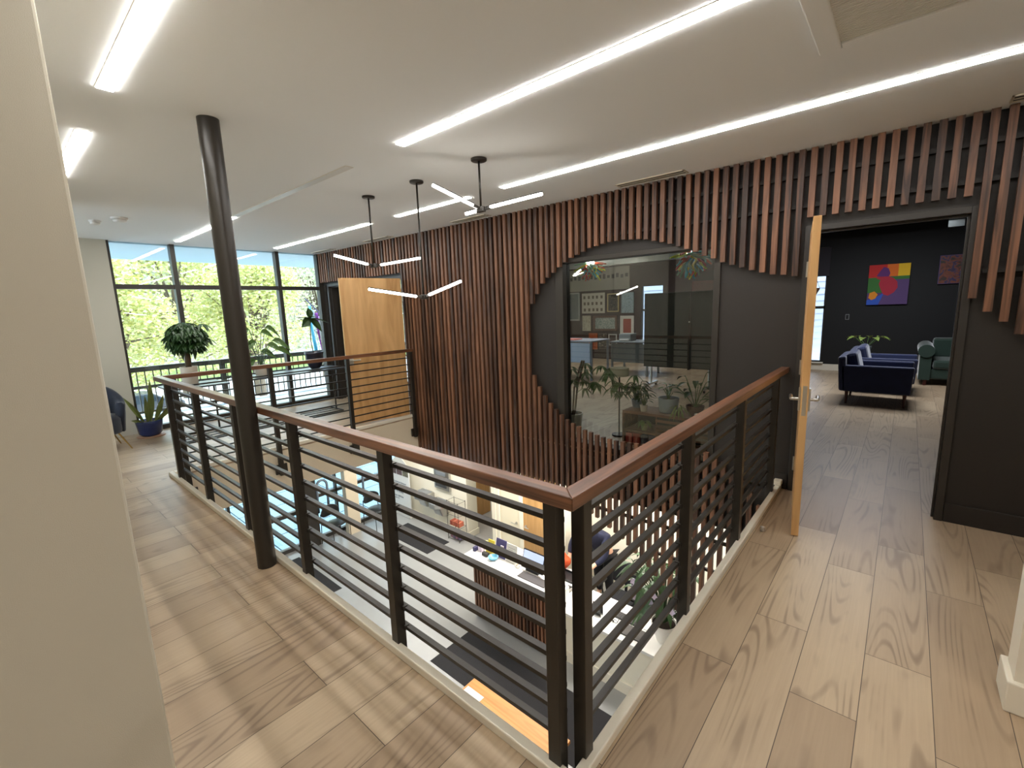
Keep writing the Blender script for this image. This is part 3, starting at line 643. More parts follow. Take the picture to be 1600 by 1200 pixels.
MB().lathe([(.2, .50), (.2, .525)], (-.55, 11.2, 0), 24).build('table_top', 'blackp', t, smooth=2); MB().tube([(-.55, 11.2, 0.01), (-.55, 11.2, .5)], .02, 8).build('leg', 'blackp', t); MB().lathe([(.15, 0), (.15, .015)], (-.55, 11.2, 0), 24).build('base', 'blackp', t)
t = thing('potted_plant', 'leafy yellow green plant behind the blue lounge armchairs', 'plant', (-.55, 11.2, .525))
pot(t, -.55, 11.2, .525, .07, .09, .14, 'potg')
m = MB(); rnd = random.Random(4)
for i in range(9):
    a = i*.75; d = Vector((math.cos(a), math.sin(a), .9)); e_ = Vector((-.55, 11.2, .66))+d*.20; m.leaf(e_, (d.x, d.y, .2), .17, .12, .5)
m.build('foliage', 'leaf3', t)
m = MB()
for i in range(9): a = i*.75; m.tube([(-.55, 11.2, .64), (-.55+math.cos(a)*.2, 11.2+math.sin(a)*.2, .66+.18)], .004, 5)
m.build('stem', 'leaf2', t)
# thing hanging at the lounge window
t = thing('hanging_basket', 'brown hanging basket in the tall lounge window', 'basket', (-1.66, 12.22, 1.75))
MB().lathe([(.02, 1.66), (.12, 1.70), (.17, 1.80), (.175, 1.84)], (-1.68, 12.2, 0), 20).build('bowl', pc((96, 62, 44), .8), t, smooth=True)
m = MB()
for a in (0, 2.1, 4.2): m.tube([(-1.68+.17*math.cos(a), 12.2+.17*math.sin(a), 1.84), (-1.68, 12.2, 2.3)], .004, 5)
m.tube([(-1.68, 12.2, 2.3), (-1.68, 12.2, 3.05)], .004, 5); m.build('hanger', 'blackp', t)
# ================================================================== OFFICE (behind the round window)
def frame_pic(label, x0, x1, z0, z1, fr, art, fw_=.05, mat_w=0.0, y=12.368, group='framed pictures on the maroon gallery wall'):
    t = thing('framed_picture', label, 'picture', ((x0+x1)/2, y, (z0+z1)/2), 0, group)
    f = MB(); f.box(x0, x1, y-.035, y, z0, z0+fw_); f.box(x0, x1, y-.035, y, z1-fw_, z1); f.box(x0, x0+fw_, y-.035, y, z0+fw_, z1-fw_); f.box(x1-fw_, x1, y-.035, y, z0+fw_, z1-fw_)
    f.build('frame', fr, t)
    if mat_w: MB().box(x0+fw_, x1-fw_, y-.012, y-.002, z0+fw_, z1-fw_).build('mount', pc((206, 200, 186), .8), t)
    MB().box(x0+fw_+mat_w, x1-fw_-mat_w, y-.014, y-.003, z0+fw_+mat_w, z1-fw_-mat_w).build('artwork', art, t)
    return t
gw = 12.368
t = thing('wall_board', 'wide pale board with rows of small pictures high on the gallery wall', 'board', (-7.2, gw, 2.4))
MB().box(-8.30, -6.13, gw-.02, gw, 2.07, 2.72).build('panel', pc((150, 146, 132), .8), t)
m = MB(); 
for i in range(14): m.box(-8.15+i*.145, -8.15+i*.145+.085, gw-.024, gw-.02, 2.40+.02*(i % 2), 2.50+.02*(i % 3))
m.build('small_picture', pc((62, 58, 54), .8), t)
t = thing('wall_board', 'pale square board with a grid of small photographs on the gallery wall', 'board', (-7.3, gw, 1.7))
MB().box(-7.73, -6.93, gw-.02, gw, 1.39, 2.0).build('panel', pc((190, 182, 164), .8), t)
m = MB(); rnd = random.Random(9)
for i in range(5):
    for j in range(3): x = -7.66+i*.145+rnd.uniform(-.02, .02); z = 1.45+j*.19; m.box(x, x+.07, gw-.024, gw-.02, z, z+.09)
m.build('small_photo', pc((92, 80, 66), .8), t)
frame_pic('black picture with a pale gold frame beside the photo grid board', -6.84, -6.46, 1.42, 1.96, pc((176, 158, 110), .5), patt('dark_portrait', [(24, 22, 22), (40, 36, 34), (110, 100, 80)], 5, kind='noise', seed=2), .03)
frame_pic('frameless pale blue drawing of a heart shape on the gallery wall', -6.38, -5.99, 1.38, 1.97, pc((130, 144, 146), .6), patt('blue_drawing', [(128, 150, 158), (150, 166, 168), (70, 92, 104)], 4, kind='noise', seed=5), .01)
frame_pic('narrow cream sheet with three dark lines, left of the wide brown frame', -7.71, -7.42, .85, 1.32, pc((190, 182, 160), .8), patt('cream_print', [(190, 182, 160), (182, 174, 150), (80, 74, 66)], 6, kind='noise', seed=8), .01)
frame_pic('wide brown framed map with pale patches in the centre of the gallery wall', -7.32, -6.52, .86, 1.31, pc((96, 70, 58), .5), patt('pale_map', [(150, 156, 148), (168, 168, 156), (110, 124, 116), (140, 132, 112)], 9, seed=6), .06)
frame_pic('red print in a thick white frame on the gallery wall', -6.41, -5.98, .71, 1.30, pc((206, 200, 190), .5), patt('red_print', [(156, 74, 58), (140, 60, 48), (174, 96, 74)], 8, kind='noise', seed=1), .04, .05)
frame_pic('tall pale framed mirror at the near end of the gallery wall', -8.30, -7.81, 1.17, 2.04, pc((150, 152, 146), .5), patt('grey_print', [(72, 82, 82), (92, 100, 98), (60, 70, 72)], 3, kind='noise', seed=7), .04)
frame_pic('small orange poster below the cream sheet', -7.48, -7.19, .28, .78, pc((180, 92, 40), .6), patt('orange_poster', [(186, 92, 34), (160, 70, 28), (120, 60, 40)], 6, kind='noise', seed=12), .02)
frame_pic('small dark picture with a pale figure below the wide brown frame', -7.14, -6.86, .31, .77, pc((96, 88, 78), .6), patt('dark_figure', [(40, 36, 32), (70, 60, 50), (170, 160, 140)], 4, kind='noise', seed=13), .015)
frame_pic('small dark card in a pale frame above the grey desk', -6.80, -6.52, .42, .76, pc((180, 176, 168), .6), pc((74, 62, 58), .7), .03)
frame_pic('dark red painting high up above the black display boards', -4.34, -3.60, 1.86, 2.16, pc((90, 34, 26), .5), patt('dark_red_art', [(40, 18, 16), (90, 28, 22), (52, 40, 30), (120, 50, 34)], 7, kind='noise', seed=14), .02)
def desk(label, x0, x1, y0, y1, h, panel, top):
    t = thing('office_desk', label, 'desk', ((x0+x1)/2, (y0+y1)/2, 0), 0, 'desks in the office behind the window')
    MB().box(x0, x1, y0, y1, h-.03, h).build('desk_top', top, t, bevel=.003)
    MB().box(x0+.04, x1-.04, y0+.02, y0+.04, h-.48, h-.05).build('modesty_panel', panel, t)
    for x in (x0+.02, x1-.06):
        for y in (y0+.02, y1-.06): MB().box(x, x+.04, y, y+.04, 0, h-.03).build('leg', top, t)
    return t
desk('white office desk with a pale blue front panel behind the round window', -6.6, -5.08, 8.5, 9.3, .87, pc((178, 196, 226), .35), pc((150, 156, 170), .4))
desk('grey metal office desk with a dark front panel, next to the window slit', -5.25, -4.30, 9.6, 10.3, .78, pc((96, 104, 108), .4), pc((128, 134, 140), .4))
tag(MB().box(-6.3, -5.6, 8.6, 8.95, .87, .89).build('paper_stack', pc((206, 112, 96), .7)), 'coral red papers on the white office desk', 'papers')
t = thing('desk_printer', 'small grey printer standing on the grey office desk', 'printer', (-4.95, 9.9, .78)); MB().box(-5.1, -4.8, 9.75, 10.05, .78, .95).build('housing', pc((130, 136, 138)), t, bevel=.01); MB().box(-5.06, -4.84, 9.70, 9.76, .80, .83).build('paper_tray', 'plastic', t)
t = thing('table_lamp', 'white dome lamp standing on the white office desk', 'lamp', (-6.25, 9.1, .87)); MB().lathe([(.11, 1.0), (.10, 1.06), (.05, 1.11), (.001, 1.12)], (-6.25, 9.1, 0), 20).build('lamp_shade', pc((196, 186, 170)), t, smooth=True); MB().lathe([(.05, .87), (.012, .89), (.012, 1.03)], (-6.25, 9.1, 0), 14).build('base', 'plastic', t)
t = thing('display_board', 'two tall black display boards side by side on a castered stand behind the glass', 'display board', (-3.25, 8.5, 0))
MB().box(-3.90, -3.03, 8.5, 8.56, .40, 1.82).build('panel', pc((46, 48, 44), .35), t, bevel=.006); MB().box(-3.00, -2.45, 8.5, 8.56, .40, 1.82).build('panel', pc((46, 48, 44), .35), t, bevel=.006)
MB().box(-3.03, -3.00, 8.48, 8.57, .38, 1.5).build('mullion', 'bframe', t)
MB().lathe([(.014, 0), (.014, .02)], (-3.015, 8.49, 1.27), 12, (0, -1, 0)).build('knob', 'nickel', t)
for x in (-3.75, -2.65):
    MB().tube([(x, 8.53, .40), (x, 8.53, .08)], .02, 8).build('leg', 'steel', t); MB().box(x-.03, x+.03, 8.25, 8.8, .05, .085).build('foot', 'steel', t)
    MB().lathe([(.03, -.012), (.03, .012)], (x, 8.3, .03), 12, (1, 0, 0)).lathe([(.03, -.012), (.03, .012)], (x, 8.76, .03), 12, (1, 0, 0)).build('caster', 'blackp', t)
# low shelf with plants right behind the window
t = thing('low_bookshelf', 'low walnut shelf unit with slatted doors standing behind the office window', 'shelf', (-1.85, 4.95, 0))
SX0, SX1, SY0, SY1 = -2.45, -1.28, 4.78, 5.15
MB().box(SX0, SX1, SY0, SY1, .37, .40).build('shelf_top', 'shelfw', t, bevel=.003)
MB().box(SX0, SX1, SY0, SY1, .155, .18).build('shelf_board', 'shelfw', t); MB().box(SX0, SX1, SY0, SY1, .0, .02).build('shelf_bottom', 'shelfw', t)
for x in (SX0, SX1-.025): MB().box(x, x+.025, SY0, SY1, .02, .37).build('side_panel', 'shelfw', t)
MB().box(SX0, SX1, SY1-.012, SY1, .02, .37).build('back_panel', 'bwall', t)
for x0, x1 in ((-2.04, -1.68), (-1.66, -1.31)):
    m = MB()
    for i in range(6): m.box(x0, x1, SY0-.012, SY0+.002, .04+i*.055, .04+i*.055+.028)
    m.box(x0, x0+.012, SY0-.002, SY0+.012, .03, .37); m.build('slatted_door', 'shelfw', t)
for i, (c, lb) in enumerate((((176, 62, 44), 'red'), ((160, 54, 40), 'dark red'), ((50, 48, 62), 'black'), ((66, 66, 88), 'slate blue'))):
    m = MB().box(SX0+.035+i*.095, SX0+.115+i*.095, SY0+.02, SY1-.05, .02, .13+.008*(i % 2)); tag(m.build('storage_box', pc(c, .6)), '%s file box in the bottom row of the low walnut shelf' % lb, 'box', 'file boxes in the low shelf')
def houseplant(name, label, x, y, z, potdims, potmat, leaves, lmat, leafsize, spread, height, droop, seed, group=None, stems=True):
    t = thing(name, label, 'plant', (x, y, z), 0, group)
    r0, r1, h = potdims; pot(t, x, y, z, r0, r1, h, potmat)
    m = MB(); s_ = MB(); rnd = random.Random(seed)
    for i in range(leaves):
        a = i*2.4+rnd.uniform(-.3, .3); q = (i+1)/leaves; hh = height*(.35+.65*q)*rnd.uniform(.85, 1.05); sp_ = spread*rnd.uniform(.5, 1)*(1.1-.5*q)
        e_ = Vector((x+math.cos(a)*sp_, y+math.sin(a)*sp_, z+h+hh)); b_ = Vector((x, y, z+h-.03)); mid = (b_+e_)/2+Vector((0, 0, hh*.12))
        if stems: s_.tube([b_, mid, e_], .004, 5)
        m.leaf(e_, (math.cos(a), math.sin(a), .15), leafsize[0]*rnd.uniform(.75, 1.1), leafsize[1]*rnd.uniform(.8, 1.1), droop)
    m.build('foliage', lmat, t)
    if stems: s_.build('stem', 'leaf2', t)
    return t
G = 'plants on the low shelf behind the office window'
houseplant('potted_plant', 'small dark leaved plant in a round cream pot on the low walnut shelf', -2.22, 4.86, .40, (.036, .046, .075), 'potw', 16, 'leaf', (.09, .035), .06, .14, .4, 21, G)
houseplant('potted_plant', 'square leafed plant in a wide grey ribbed pot, middle of the low shelf', -1.97, 4.96, .40, (.10, .115, .17), 'potg', 10, 'leaf2', (.12, .05), .08, .16, .3, 22, G)
houseplant('potted_plant', 'long stemmed plant in a brown pot arching over the low shelf', -1.66, 4.92, .40, (.07, .095, .12), 'pott', 12, 'leaf', (.17, .07), .26, .34, .5, 23, G)
houseplant('potted_plant', 'spiky plant in a white pot by the dark window jamb', -1.46, 4.88, .40, (.055, .08, .11), 'potwh', 14, 'leaf2', (.13, .035), .04, .15, .2, 24, G)
houseplant('potted_plant', 'low trailing spider plant between the grey and brown pots', -1.81, 4.84, .40, (.03, .04, .05), 'pott', 20, 'leaf3', (.14, .018), .05, .07, 1.0, 25, G, False)
houseplant('potted_plant', 'trailing plant in a small pale green pot inside the low shelf', -2.20, 4.84, .18, (.03, .045, .07), pc((176, 182, 130)), 14, 'leaf3', (.09, .035), .04, .05, 1.0, 26, G, False)
houseplant('potted_plant', 'dark bushy plant in a grey pot at the open end of the low shelf', -2.40+.02, 5.02, .40, (.05, .07, .10), 'potg', 26, 'leaf', (.13, .06), .13, .20, .6, 27, G)
t = thing('mushroom_figurine', 'tiny white mushroom figurine on the front edge of the low shelf', 'figurine', (-1.60, 4.81, .40)); MB().lathe([(.012, 0), (.009, .04)], (-1.60, 4.81, .40), 12).build('stalk', pc((196, 150, 90)), t, smooth=True); MB().lathe([(.03, .036), (.026, .055), (.001, .062)], (-1.60, 4.81, .40), 16).build('cap', 'plastic', t, smooth=True)
# umbrella tree in a big white pot + planter box behind glass
t = thing('umbrella_tree', 'tall umbrella tree in a large white pot standing behind the office window jamb', 'plant', (-3.15, 4.80, 0))
pot(t, -3.17, 4.82, 0, .10, .13, .27, 'potwh')
m = MB()
for dx in (0, .03): m.tube([(-3.17+dx, 4.82, .24), (-3.15+dx*1.5, 4.83, .6), (-3.05+dx, 4.86, .95)], .012, 7)
m.build('trunk', 'stem', t)
m = MB(); rnd = random.Random(5)
for i in range(30):
    c = Vector((-3.02+rnd.uniform(-.22, .62), 4.86+rnd.uniform(-.18, .22), .78+rnd.uniform(-.22, .14)))
    for kx in range(7):
        a = kx*.9+rnd.random(); m.leaf(c, (math.cos(a), math.sin(a), -.25), .13, .035, .6)
m.build('foliage', 'leaf2', t)
t = thing('table_lamp', 'lamp with a pale drum shade among the plants behind the glass', 'lamp', (-2.63, 5.05, 0))
MB().lathe([(.115, .76), (.115, .86)], (-2.63, 5.05, 0), 28).build('lamp_shade', pc((176, 168, 140), .8), t, smooth=2); MB().tube([(-2.63, 5.05, .02), (-2.63, 5.05, .78)], .01, 8).build('pole', 'blackp', t); MB().lathe([(.09, 0), (.09, .02)], (-2.63, 5.05, 0), 24).build('base', 'blackp', t)
# glass chandeliers
def chandelier(label, c, r, seed):
    t = thing('glass_chandelier', label, 'chandelier', (c[0], c[1], 3.1), 0, 'multicoloured glass chandeliers')
    c = Vector(c); MB().tube([c, (c.x, c.y, 3.1)], .006, 6).build('rod', 'steel', t); MB().ell(c, (r*.24, r*.24, r*.22), 14, 8).build('bulb', 'bulb', t, smooth=True)
    rnd = random.Random(seed)
    for col, nme in (((214, 216, 60), 'yellow_curl'), ((70, 186, 206), 'turquoise_curl'), ((206, 70, 40), 'red_curl'), ((150, 196, 160), 'green_curl')):
        m = MB()
        for i in range(13):
            a = rnd.uniform(0, 2*math.pi); e = rnd.uniform(-1.35, .12); d = Vector((math.cos(a)*math.cos(e), math.sin(a)*math.cos(e), math.sin(e))); sdv = d.cross(Vector((0, 0, 1))).normalized(); L_ = r*rnd.uniform(.6, 1.0); ph = rnd.uniform(0, 6)
            m.tube([c+d*(L_*q/7)+sdv*math.sin(q*1.1+ph)*r*.10+Vector((0, 0, -.12*r*(q/7)**2)) for q in range(1, 8)], [r*.085*(1-.1*q) for q in range(7)], 6)
        gm = pc(col, .15); m.build(nme, gm, t, smooth=True)
    return t
chandelier('multicoloured curly glass chandelier behind the slats at the top of the office window', (-2.07, 5.85, 2.22), .30, 3)
chandelier('smaller looking multicoloured glass chandelier deeper in the office', (-4.15, 6.9, 2.33), .30, 8)
t = thing('ceiling_downlight', 'round bright downlight behind the top of the office window', 'downlight', (-3.52, 6.9, 2.41)); MB().lathe([(.10, 2.40), (.10, 2.42)], (-3.52, 6.9, 0), 24).build('lens', 'down', t); MB().lathe([(.115, 2.405), (.115, 3.1)], (-3.52, 6.9, 0), 24).build('housing', pc((150, 150, 142)), t, smooth=2)
# ================================================================== WINDOW END OF THE UPPER FLOOR
def thin_table(label, x0, x1, y0, y1):
    t = thing('side_table', label, 'table', ((x0+x1)/2, (y0+y1)/2, 0), 0, 'black plant tables at the windows')
    MB().box(x0, x1, y0, y1, .72, .742).build('table_top', pc((60, 64, 70), .35), t, bevel=.004)
    cx = (x0+x1)/2
    for y in (y0+.12, y1-.12): MB().tube([(cx, y, .012), (cx, y, .72)], .013, 8).build('leg', 'black', t)
    m = MB(); m.tube([(cx-.24, y0+.12, .012), (cx+.24, y0+.12, .012), (cx+.24, y1-.12, .012), (cx-.24, y1-.12, .012)], .011, 6, closed=True)
    for k_ in (1, 2): m.tube([(cx-.24+k_*.16, y0+.12, .012), (cx-.24+k_*.16, y1-.12, .012)], .006, 5)
    m.build('base_frame', 'black', t)
    return t
thin_table('thin black table carrying the round umbrella tree, nearest the snake plant', -7.68, -7.08, 1.45, 2.15)
thin_table('long thin black table carrying two potted plants, closer to the maple door', -7.70, -7.12, 2.35, 3.95)
t = thing('umbrella_tree', 'round crowned umbrella tree in a tall cream pot on the thin black table', 'plant', (-7.4, 1.77, .742))
pot(t, -7.4, 1.77, .742, .088, .105, .25, 'potw')
MB().tube([(-7.4, 1.77, .95), (-7.41, 1.78, 1.15), (-7.40, 1.78, 1.35)], [.038, .034, .03], 10).build('trunk', 'stem', t, smooth=True)
m = MB(); rnd = random.Random(2)
for i in range(130):
    a = rnd.uniform(0, 2*math.pi); z = rnd.uniform(-.75, 1.0); q = math.sqrt(max(0, 1-z*z)); c = Vector((-7.4+.17*q*math.cos(a), 1.79+.17*q*math.sin(a), 1.40+.19*z))
    for kx in range(6):
        b_ = kx*1.05+rnd.random()*.5; m.leaf(c, (math.cos(b_)+.8*math.cos(a), math.sin(b_)+.8*math.sin(a), -.35), rnd.uniform(.09, .14), .056, .55, seg=4)
for c in ((-7.35, 1.98, 1.56), (-7.42, 2.02, 1.36)):
    for kx in range(7): b_ = kx*.9; m.leaf(c, (math.cos(b_)*.8, math.sin(b_)*.8+.3, -.1), .15, .045, .7)
m.tube([(-7.4, 1.80, 1.4), (-7.35, 1.98, 1.56)], .005, 5).tube([(-7.4, 1.80, 1.3), (-7.42, 2.02, 1.36)], .005, 5)
m.build('foliage', 'leaf', t)
t = thing('potted_plant', 'broad leaved peace lily in a cream pot, seen beside the black column', 'plant', (-7.38, 2.69, .742))
pot(t, -7.38, 2.69, .742, .085, .105, .17, 'potw')
m = MB(); s_ = MB(); rnd = random.Random(12)
for i, (dy, dz, L_, dr) in enumerate(((-.14, .55, .24, .9), (.05, .50, .22, .7), (.22, .56, .24, 1.1), (.30, .36, .26, .9), (.14, .30, .22, .8), (-.05, .36, .26, 1.0), (.38, .22, .26, .9), (-.12, .18, .3, 1.4), (-.05, .08, .28, 1.6), (.08, .20, .22, .8), (-.22, .40, .24, .6), (-.30, .52, .2, .4))):
    e_ = Vector((-7.38+rnd.uniform(-.12, .12), 2.69+dy*.75, .90+dz)); b_ = Vector((-7.38, 2.69, .88))
    s_.tube([b_, b_.lerp(e_, .5)+Vector((0, 0, .06)), e_], .005, 5); sg = 1 if dy > 0 else -1
    m.leaf(e_, (rnd.uniform(-.3, .5), sg*.8, .12), L_, .12, dr, nrm=(1, 0, .4))
m.build('foliage', 'leaf2', t); s_.build('stem', 'leaf', t)
t = thing('fiddle_leaf_plant', 'single stemmed plant with five broad leaves in a dark rounded pot', 'plant', (-7.4, 3.53, .742))
MB().lathe([(.06, 0), (.10, .05), (.135, .14), (.14, .24), (.15, .25), (.15, .285), (.135, .285), (.13, .25), (.001, .24)], (-7.4, 3.53, .742), 28).build('pot', 'potd', t, smooth=True)
MB().tube([(-7.4, 3.53, .97), (-7.40, 3.50, 1.2), (-7.4, 3.53, 1.60)], .007, 7).build('stem', 'stem', t, smooth=True)
m = MB(); tp = (-7.4, 3.53, 1.58)
for d, L_, W_, n_ in (((0, -.1, 1), .19, .12, (1, 0, 0)), ((.1, -1, .12), .24, .09, (0, 0, 1)), ((.2, -.8, -.55), .22, .14, (1, .2, .3)), ((.2, .55, -.75), .26, .13, (1, .2, .3)), ((.1, 1, -.22), .34, .10, (.3, 0, 1)), ((.8, .2, .2), .16, .12, (0, 0, 1))): m.leaf(tp, d, L_, W_, .1, n_)
m.build('foliage', 'leaf', t)
t = thing('snake_plant', 'snake plant in a round blue glazed pot on the floor by the window wall', 'plant', (-8.06, 1.36, 0))
MB().lathe([(.16, 0), (.17, .012), (.16, .016), (.001, .016)], (-8.06, 1.36, 0), 28).build('saucer', 'saucer', t, smooth=2)
MB().lathe([(.10, .016), (.135, .05), (.155, .20), (.16, .235), (.145, .235), (.14, .20), (.001, .20)], (-8.06, 1.36, 0), 32).build('pot', 'potb', t, smooth=True)
MB().lathe([(.145, .205), (.001, .21)], (-8.06, 1.36, 0), 20).build('soil', 'soil', t)
m = MB()
for dx, dy, d, L_, W_, b_ in ((0, .02, (0, .10, 1), .62, .085, .0), (.03, .06, (.05, .34, 1), .46, .075, .1), (-.03, -.05, (0, -.42, 1), .50, .06, .1), (.02, -.02, (.1, .02, 1), .40, .07, 0), (.0, .09, (0, .75, .9), .36, .07, .3), (-.04, 0, (-.1, .2, 1), .44, .07, 0), (.05, .1, (.2, .55, 1), .42, .07, .3), (.03, -.08, (.1, -.5, .5), .18, .05, .3)):
    m.leaf((-8.06+dx, 1.36+dy, .20), d, L_, W_, b_, nrm=(1, .3, 0), fold=.25, seg=8)
m.build('foliage', 'snake', t)
# navy tub chair, half hidden by the foreground wall
t = thing('tub_chair', 'navy velvet tub chair with thin brass legs against the cream wall by the window', 'chair', (-7.78, .80, 0), R(0), None)
def arc(r_, a0, a1, n, cx, cy): return [(cx+r_*math.cos(a0+(a1-a0)*k/n), cy+r_*math.sin(a0+(a1-a0)*k/n)) for k in range(n+1)]
cx, cy = -7.74, .72
m = MB(); N_ = 24; vs = []; fs = []
for k_ in range(N_+1):
    a = R(62)+(R(298)-R(62))*k_/N_; q = abs(k_/N_-.5)*2; top = .60+.26*max(0, 1-q**1.6*1.35)
    for rr, z in ((.33, .22), (.36, .45), (.37, top-.03), (.345, top), (.30, top), (.275, top-.04), (.27, .40), (.27, .24)): vs.append((cx+rr*math.cos(a), cy+rr*math.sin(a), z))
for k_ in range(N_):
    for j in range(8): fs.append((k_*8+j, k_*8+(j+1) % 8, (k_+1)*8+(j+1) % 8, (k_+1)*8+j))
fs += [tuple(range(8)), tuple(N_*8+j for j in reversed(range(8)))]
m.add(vs, fs); m.build('backrest', 'navy', t, smooth=True)
MB().lathe([(.30, .22), (.31, .26), (.31, .40), (.28, .44), (.001, .45)], (cx+.02, cy, 0), 32).build('seat', 'navy', t, smooth=True)
for dx, dy in ((.24, .30), (.24, -.24), (-.20, .26), (-.20, -.24)): MB().tube([(cx+dx*.75, cy+dy*.75, .23), (cx+dx*1.05, cy+dy*1.1, 0)], [.011, .007], 8).build('leg', 'brass', t)
# ================================================================== EXTERIOR
st(MB().box(-10.35, -8.56, -3.5, 9, -0.10, -0.05), 'balcony_deck', 'deck')
t = thing('balcony_railing', 'dark balcony railing with a thick cap rail and thin pickets outside the windows', 'railing', (-10.2, 3, 0))
MB().prism([(-10.26, .83), (-10.14, .83), (-10.14, .745), (-10.26, .745)], -3.4, 9, 'y').build('cap_rail', 'bframe', t)
MB().box(-10.22, -10.18, -3.4, 9, .44, .49).build('middle_rail', 'bframe', t); MB().box(-10.22, -10.18, -3.4, 9, 0, .04).build('bottom_rail', 'bframe', t)
m = MB(); y = -3.3
while y < 9: m.box(-10.208, -10.192, y-.008, y+.008, 0, .76); y += .118
m.build('picket', 'black', t)
for y in (-3, -1, 1.0, 3.0, 5.2, 7.0): MB().box(-10.25, -10.15, y-.04, y+.04, -.05, .76).build('post', 'bframe', t)
t = thing('pride_flag', 'light blue, pink, white and purple striped flag hanging on a slanted pole outside', 'flag', (-10.35, 5.0, 1.2))
MB().tube([(-10.2, 5.30, 1.45), (-10.45, 4.90, 2.02)], .012, 8).build('pole', pc((80, 84, 130)), t)
def strip(y0, y1, z0, z1, mat, nme, off):
    vs = []; fs = []; n = 8; mm = 10
    for i in range(mm+1):
        for j in range(n+1): u = j/n; v = i/mm; vs.append((-10.42+.06*math.sin(u*3+off+v*2)+.02*math.sin(v*7), y0+(y1-y0)*u-.06*v, z0+(z1-z0)*v))
    for i in range(mm):
        for j in range(n): fs.append((i*(n+1)+j, i*(n+1)+j+1, (i+1)*(n+1)+j+1, (i+1)*(n+1)+j))
    MB().add(vs, fs).build(nme, mat, t, smooth=True, solid=.003)
strip(4.98, 5.10, .40, 1.85, pc((90, 196, 236)), 'blue_stripe', 0); strip(5.10, 5.15, .42, 1.75, pc((244, 246, 250)), 'white_stripe', .9); strip(5.15, 5.22, .44, 1.68, pc((176, 90, 196)), 'purple_stripe', 1.4); strip(5.22, 5.30, .40, 1.6, pc((250, 246, 250)), 'white_stripe', 2.0); strip(5.30, 5.38, .10, 1.5, pc((80, 200, 214)), 'turquoise_stripe', 2.6)
gz = ZL-0.12
st(MB().box(-140, -9.95, -60, 120, gz-.2, gz), 'street_ground', 'asphalt')
f = MB()
for i in range(9):
    for j in range(-6, 14): f.box(-18+i*.9+.014, -17.1+i*.9-.014, j*1.2+.014, j*1.2+1.186, gz, gz+.05)
st(f, 'paving', 'pave'); st(MB().box(-18, -9.96, -7.2, 16.8, gz, gz+.02), 'paving_joint', pc((40, 52, 60), .9))
st(MB().box(-62, -44, -20, 90, gz, gz+.06), 'lawn', 'grass')
st(MB().box(-8.5, 8, 14.2, 14.4, gz, 8), 'wall_neighbour', 'siding')
f = MB()
for i in range(50): f.prism([(14.2, -1+i*.16), (14.17, -1+i*.16), (14.195, -1+i*.16+.15), (14.2, -1+i*.16+.15)], -8.5, 8, 'x')
st(f, 'wall_neighbour_boards', 'siding')
def tree(label, x, y, h, rad, mat, seed, n=2600, sq=1.0, ls=.34):
    t = thing('tree', label, 'tree', (x, y, gz), 0, 'trees across the street')
    rnd = random.Random(seed); m = MB()
    m.tube([(x, y, gz), (x+.1, y, gz+h*.35), (x-.1, y+.1, gz+h*.75)], [.32, .24, .10], 9)
    cs = []
    for i in range(26):
        a = rnd.uniform(0, 6.28); e = rnd.uniform(-.55, 1.2); q = rad*rnd.uniform(.45, .95)
        c = Vector((x+math.cos(a)*q*math.cos(e), y+math.sin(a)*q*math.cos(e), gz+h*.50+math.sin(e)*h*.42*sq)); cs.append((c, rad*rnd.uniform(.32, .55)))
        m.tube([(x, y, gz+h*rnd.uniform(.25, .5)), (Vector((x, y, gz+h*.5))+c)/2, c], [.10, .06, .02], 5)
    m.build('trunk', 'bark', t)
    vs = []; fs = []
    for i in range(n):
        c, r_ = cs[rnd.randrange(26)]; d = Vector((rnd.gauss(0, 1), rnd.gauss(0, 1), rnd.gauss(0, .7))).normalized()*r_*rnd.random()**.4
        p = c+d; u = Vector((rnd.gauss(0, 1), rnd.gauss(0, 1), rnd.gauss(0, .5))).normalized(); v = u.cross(Vector((rnd.gauss(0, 1), rnd.gauss(0, 1), rnd.gauss(0, 1)))).normalized(); s0 = ls*rnd.uniform(.6, 1.2)
        k_ = len(vs); vs += [p-u*s0*.5, p+v*s0*.3, p+u*s0*.5, p-v*s0*.3]; fs.append((k_, k_+1, k_+2, k_+3))
    MB().add(vs, fs).build('foliage', mat, t)
tr = [(-25, 3.0, 8.2, 2.7, 'crown_y', 'nearest the balcony, in the first window bay'), (-26, 9.3, 8.6, 2.9, 'crown_y', 'nearest the balcony, in the last window bay'),
      (-36, 8.4, 12, 4.0, 'crown_y', 'behind the two nearest trees, between them'), (-37, 18.6, 12, 3.8, 'crown_p', 'behind the hanging flag'), (-38, 0.2, 13, 3.9, 'crown_g', 'by the cream wall edge of the first window bay'),
      (-52, 3.0, 18, 5.2, 'crown_p', 'in the far row, behind the blue green one'), (-54, 17.5, 18, 5.4, 'crown_y', 'in the far row, middle of the windows'), (-52, 30, 17, 6.0, 'crown_g', 'in the far row, by the door jamb'),
      (-54, -8, 18, 6.2, 'crown_y', 'in the far row, mostly behind the cream wall')]
wd = {'crown_y': 'yellow green', 'crown_p': 'pale pinkish', 'crown_g': 'blue green'}
for i, (x, y, h, r_, mt, pl) in enumerate(tr): tree('%s tree across the street, %s' % (wd[mt], pl), x, y, h, r_, mt, i+40, 13000 if x > -45 else 9000, 1.0, .19 if x > -30 else .26 if x > -45 else .42)
m = MB(); rnd = random.Random(77); vs = []; fs = []
